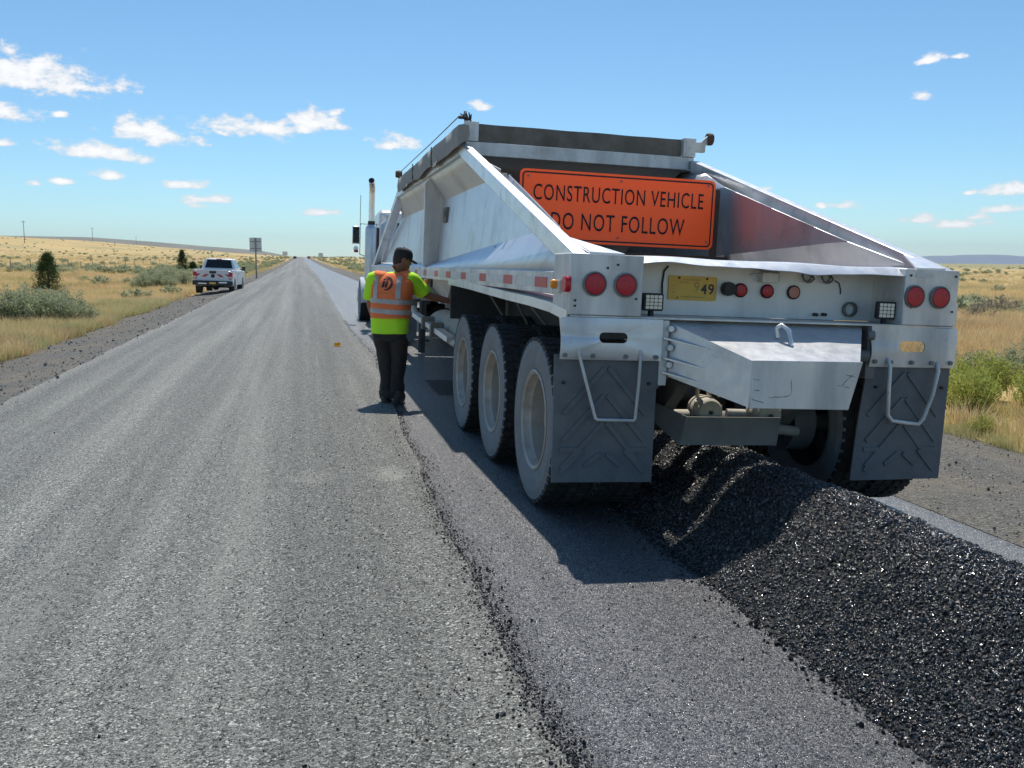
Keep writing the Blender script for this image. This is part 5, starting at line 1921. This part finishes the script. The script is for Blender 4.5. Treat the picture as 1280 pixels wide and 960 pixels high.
for s in (-1, 1):
    rows = []
    for (z, x, y, r, q) in ((.74, .085, 0, .098, .112), (.62, .079, .01, .099, .108), (.50, .070, .022, .090, .098), (.40, .062, .012, .083, .090), (.28, .056, -.004, .078, .086), (.19, .053, -.014, .073, .082), (.14, .052, -.006, .079, .090), (.10, .051, -.012, .074, .086), (.06, .051, -.004, .080, .094), (.045, .051, -.006, .072, .084)):
        rows.append(ring((s * x + .01, y, z), r, q, 18, 0, None, 2.2))
    pn.loft(rows)
po = pn.build('trousers', M['pants'], ps, 70)
wobble(po.data, .016, 7, 4)
bm = bmesh.new()
bm.from_mesh(po.data)
bmesh.ops.subdivide_edges(bm, edges=list(bm.edges), cuts=1, use_grid_fill=True, smooth=.6)
for v_ in bm.verts:
    lowk = 1 + 1.2 * max(0, (.35 - v_.co.z) / .35)
    v_.co += v_.normal * lowk * (.010 * noise.noise(Vector((v_.co.x * 9, v_.co.y * 9, v_.co.z * 22))) + .008 * noise.noise(Vector((v_.co.x * 18 + v_.co.z * 9, v_.co.y * 18, v_.co.z * 30))))
bm.to_mesh(po.data)
bm.free()
sbd = po.modifiers.new('smooth', 'SUBSURF')
sbd.levels = sbd.render_levels = 1
for s in (-1, 1):
    bt = MB().loft([ring((s * .058 + .01 + s * .006 * i, -.02 + dy, z), rx, ry, 16, -s * .1, None, 2.5) for i, (z, dy, rx, ry) in enumerate(((.0, .035, .052, .135), (.02, .035, .054, .138), (.028, .036, .050, .132), (.06, .03, .047, .12), (.09, .005, .045, .085), (.14, -.01, .046, .062)))])
    bt.build('boot', M['boot'], ps, 50)
vst = MB().loft(torso_rows(.020, .945, 1.440, 14, nseg=32))
# shoulders of the vest over the sleeves
for s_, e_ in ((SH_L, EL_L), (SH_R, EL_R)):
    inn = s_.lerp(Vector((.03, .06, 1.37)), .6)
    vst.loft(limb_rings([inn, s_.lerp(inn, .34), s_.lerp(inn, .10)], [.085, .097, .094], 16))
vo = vst.build('safety_vest', M['vest'], ps, 70)
wobble(vo.data, .010, 8, 7)
bmv = bmesh.new()
bmv.from_mesh(vo.data)
bvh = BVHTree.FromBMesh(bmv)
bmv.free()


def decal(name, quads, mat, off=.004, around=False):
    """flat print draped on the back of the vest: quads in (x, z), cast forwards onto the cloth"""
    m = MB()
    for q in quads:
        v = []
        for (x, z) in q:
            hit = bvh.ray_cast(Vector((x, -.6, z)), Vector((0, 1, 0)))
            v.append(tuple(hit[0] - Vector((0, off, 0))) if hit[0] is not None else None)
        if all(v):
            m.add(v, [tuple(range(len(v)))])
    if m.f:
        m.build(name, mat, vo)


def hband(z0, z1, dz):
    """a reflective band wrapped right round the vest"""
    n = 48
    m = MB()
    pts = []
    for k in range(n):
        a = 2 * PI * k / n
        d = Vector((math.cos(a), math.sin(a), 0))
        row = []
        for z in (z0, (z0 + z1) / 2, z1):
            c = Vector((0.005, .02, z + dz * math.cos(a)))
            hit = bvh.ray_cast(c + d * .8, -d)
            row.append(hit[0] + d * .004)
        pts.append(row)
    for k in range(n):
        a, b = pts[k], pts[(k + 1) % n]
        for j in (0, 1):
            m.add([a[j], b[j], b[j + 1], a[j + 1]], [(0, 1, 2, 3)])
    m.build('reflective_band', M['reflective'], vo, 80)


hband(.995, 1.045, -.012)
hband(1.105, 1.155, -.012)


def vband(x0, x1, z0, z1, n=12):
    qs = []
    for i in range(n):
        za, zb = z0 + (z1 - z0) * i / n, z0 + (z1 - z0) * (i + 1) / n
        xm = (x0 + x1) / 2
        for (xa, xb) in ((x0, xm), (xm, x1)):
            qs.append([(xa, za), (xb, za), (xb, zb), (xa, zb)])
    decal('reflective_strap', qs, M['reflective'])


vband(-.155, -.110, 1.157, 1.405)
vband(.095, .145, 1.157, 1.405)
# emblem on the back: broken ring with two bars inside, small print below
qs = []
cx, cz = -.015, 1.325
for k in range(26):
    a0 = math.radians(-105 + 205 * k / 26)
    a1 = math.radians(-105 + 205 * (k + 1) / 26)
    t0 = .010 + .014 * math.sin(PI * k / 26)
    t1 = .010 + .014 * math.sin(PI * (k + 1) / 26)
    qs.append([(cx + (.074 - t0) * math.cos(a0), cz + (.074 - t0) * math.sin(a0)), (cx + .074 * math.cos(a0), cz + .074 * math.sin(a0)), (cx + .074 * math.cos(a1), cz + .074 * math.sin(a1)), (cx + (.074 - t1) * math.cos(a1), cz + (.074 - t1) * math.sin(a1))])
for dx in (-.048, -.014):
    for j in range(3):
        za, zb = cz - .042 + .024 * j, cz - .042 + .024 * (j + 1)
        qs.append([(cx + dx + .004 * j, za), (cx + dx + .024 + .004 * j, za), (cx + dx + .024 + .004 * (j + 1), zb), (cx + dx + .004 * (j + 1), zb)])
    qs.append([(cx + dx + .014, cz + .037), (cx + dx + .036, cz + .037), (cx + dx + .038, cz + .053), (cx + dx + .016, cz + .053)])
decal('back_emblem', qs, M['black'])
qs = []
for i in range(17):
    if i % 6 == 5:
        continue
    x = -.095 + i * .0105
    qs.append([(x, 1.212), (x + .007, 1.212), (x + .007, 1.222 + .004 * (i % 2)), (x, 1.222 + .004 * (i % 2))])
decal('small_print', qs, M['plate_faded'])

# ------------------------------------------------------------------ windrow of black asphalt and loose stones
WC, WW, WH = 2.70, .60, .43


def windrow_z(x, y):
    h = WH * (1 + .10 * noise.noise(Vector((0, y * .9, 2)))) * float(sstep((11.6 - y) / 1.2))
    c = WC + .05 * noise.noise(Vector((4, y * .6, 1)))
    t = abs(x - c) / (WW * (1 + .06 * noise.noise(Vector((x, y * 1.8, 7)))))
    if t > 1.25:
        p = -.03
    elif t > .8:
        u = (1.25 - t) / .45
        p = -.03 + .31 * u ** 1.6
    else:
        p = .28 + .72 * math.cos(t / .8 * PI / 2) ** 1.15
    z = h * p + .018 * noise.noise(Vector((x * 5, y * 5, 0))) * min(1, max(0, 1.2 - t) * 3) + .012 * noise.noise(Vector((x * 14, y * 14, 3))) * min(1, max(0, 1.15 - t) * 3)
    return z + float(terrain(x, y)) - .004


wx_ = np.linspace(1.55, 3.78, 84)
wy_ = np.concatenate([np.arange(-2, 7, .035), np.arange(7, 12, .08)])
WZ = np.array([[windrow_z(x, y) for x in wx_] for y in wy_])
wr = grid_mesh('asphalt_windrow', wx_, wy_, lambda X, Y: WZ, M['binder'])
o = tag(link('asphalt_windrow', wr), 'long heap of black glossy asphalt mix on the lane behind the trailer', kind='stuff')


def stone_meshes(n, mat, seed, flat=.7, smooth=False):
    out = []
    r = random.Random(seed)
    for i in range(n):
        bm = bmesh.new()
        for k in range(11):
            v = Vector((r.gauss(0, 1), r.gauss(0, 1), r.gauss(0, 1))).normalized()
            bm.verts.new((v.x * r.uniform(.8, 1.15), v.y * r.uniform(.75, 1.0), v.z * flat))
        bmesh.ops.convex_hull(bm, input=bm.verts)
        bmesh.ops.delete(bm, geom=[v for v in bm.verts if not v.link_faces], context='VERTS')
        me = bpy.data.meshes.new('stone')
        bm.to_mesh(me)
        bm.free()
        me.materials.append(mat)
        if smooth and i % 3 == 0:
            me.shade_smooth()
        out.append(me)
    return out


BS = stone_meshes(9, M['binder_stone'], 3, .7, True)
DS = stone_meshes(5, M['dark_stone'], 4)
CS = stone_meshes(5, M['chip_stone'], 5, .6)
PS_ = stone_meshes(5, M['pale_rock'], 6, .6)


def bilerp(x, y):
    i = np.clip((x - wx_[0]) / (wx_[1] - wx_[0]), 0, len(wx_) - 1.001)
    j = np.clip(np.interp(y, wy_, np.arange(len(wy_))), 0, len(wy_) - 1.001)
    i0, j0 = i.astype(int), j.astype(int)
    a, b = i - i0, j - j0
    return (WZ[j0, i0] * (1 - a) + WZ[j0, i0 + 1] * a) * (1 - b) + (WZ[j0 + 1, i0] * (1 - a) + WZ[j0 + 1, i0 + 1] * a) * b


n1, n2 = 150000, 16000
X = np.concatenate([nrs.uniform(1.84, 3.56, n1), nrs.uniform(1.84, 3.56, n2)])
Y = np.concatenate([1.35 * np.exp(nrs.random_sample(n1) * math.log(4.9)), 6.6 + 5.0 * nrs.random_sample(n2)])
S = np.concatenate([nrs.gamma(3, .0012, n1) + .0027 + (nrs.random_sample(n1) < .012) * nrs.uniform(.003, .010, n1), nrs.gamma(6, .0014, n2) + .005])
edge = np.abs(X - WC) / WW
keep = nrs.random_sample(len(X)) < np.clip((1.32 - edge) * 4, .0, 1)
X, Y, S = X[keep], Y[keep], S[keep]
Z = bilerp(X, Y) + S * .35
o = scatter('asphalt_stones', np.column_stack([X, Y, Z]), S, nrs.uniform(0, 6.28, (len(X), 3)), BS)
tag(o, 'glossy bitumen coated stones covering the black windrow')

# spill along the joint, the foot of the windrow and over both lanes
P = []
for i in range(5200):
    y = 1.5 * math.exp(nrs.random_sample() * math.log(16))
    P.append((joint(y) + nrs.normal(.02, .03 + .05 * nrs.random_sample() ** 2), y, nrs.gamma(3, .0010) + .0022))
for i in range(1500):
    y = 1.5 + 5.5 * nrs.random_sample()
    P.append((WC - WW * (1.12 + abs(nrs.normal(0, .11))), y, nrs.gamma(4, .0013) + .0035))
for i in range(4200):
    y = 1.6 * math.exp(nrs.random_sample() * math.log(10))
    P.append((nrs.uniform(-3.2, 1.9), y, nrs.gamma(2, .0009) + .0016))
for i in range(1200):
    y = 2.2 * math.exp(nrs.random_sample() * math.log(5))
    P.append((.25 + nrs.normal(0, .22), y, nrs.gamma(2, .0010) + .0018))
P = np.array(P)
Z = terrain(P[:, 0], P[:, 1]) - np.where(P[:, 0] > .8, .014, 0) + P[:, 2] * .3
o = scatter('spilled_asphalt', np.column_stack([P[:, 0], P[:, 1], Z]), P[:, 2], nrs.uniform(0, 6.28, (len(P), 3)), DS)
tag(o, 'loose black asphalt crumbs along the joint and over the lanes')
n = 26000
Y = 1.5 * np.exp(nrs.random_sample(n) * math.log(5.5))
X = nrs.uniform(-3.3, 2.1, n)
S = nrs.gamma(4, .0004, n) + .0012
Z = terrain(X, Y) - np.where(X > .8, .016, 0) + S * .15
o = scatter('road_chippings', np.column_stack([X, Y, Z]), S, nrs.uniform(0, 6.28, (n, 3)), CS)
tag(o, 'small grey chippings embedded in the road surface')
P = []
for i in range(5200):
    if i % 5 < 2:
        P.append((nrs.uniform(-5.7, -3.25), 9 * math.exp(nrs.random_sample() * math.log(8)), nrs.gamma(1.6, .006) + .005))
    else:
        P.append((nrs.uniform(4.2, 7.0), 3.5 * math.exp(nrs.random_sample() * math.log(8)), nrs.gamma(1.5, .0032) + .003))
P = np.array(P)
Z = terrain(P[:, 0], P[:, 1]) + P[:, 2] * .2 + .01
o = scatter('shoulder_stones', np.column_stack([P[:, 0], P[:, 1], Z]), P[:, 2], nrs.uniform(0, 6.28, (len(P), 3)), PS_ + PS_ + CS[:2])
tag(o, 'loose stones lying on the gravel shoulders')

# ------------------------------------------------------------------ the air between here and the far hills
hz = MB().box(min(xs) - 60, max(xs) + 12000, min(ys) - 60, max(ys) + 900, -30, 420).build('haze', [])
tag(hz, 'thin summer haze over the plain', kind='stuff')
hm = bpy.data.materials.new('thin_haze')
hm.use_nodes = True
hm.node_tree.nodes.clear()
hv = hm.node_tree.nodes.new('ShaderNodeVolumePrincipled')
hv.inputs['Color'].default_value = (.80, .88, 1.0, 1)
hv.inputs['Density'].default_value = 3.2e-5
ho = hm.node_tree.nodes.new('ShaderNodeOutputMaterial')
hm.node_tree.links.new(hv.outputs[0], ho.inputs['Volume'])
hz.data.materials.append(hm)
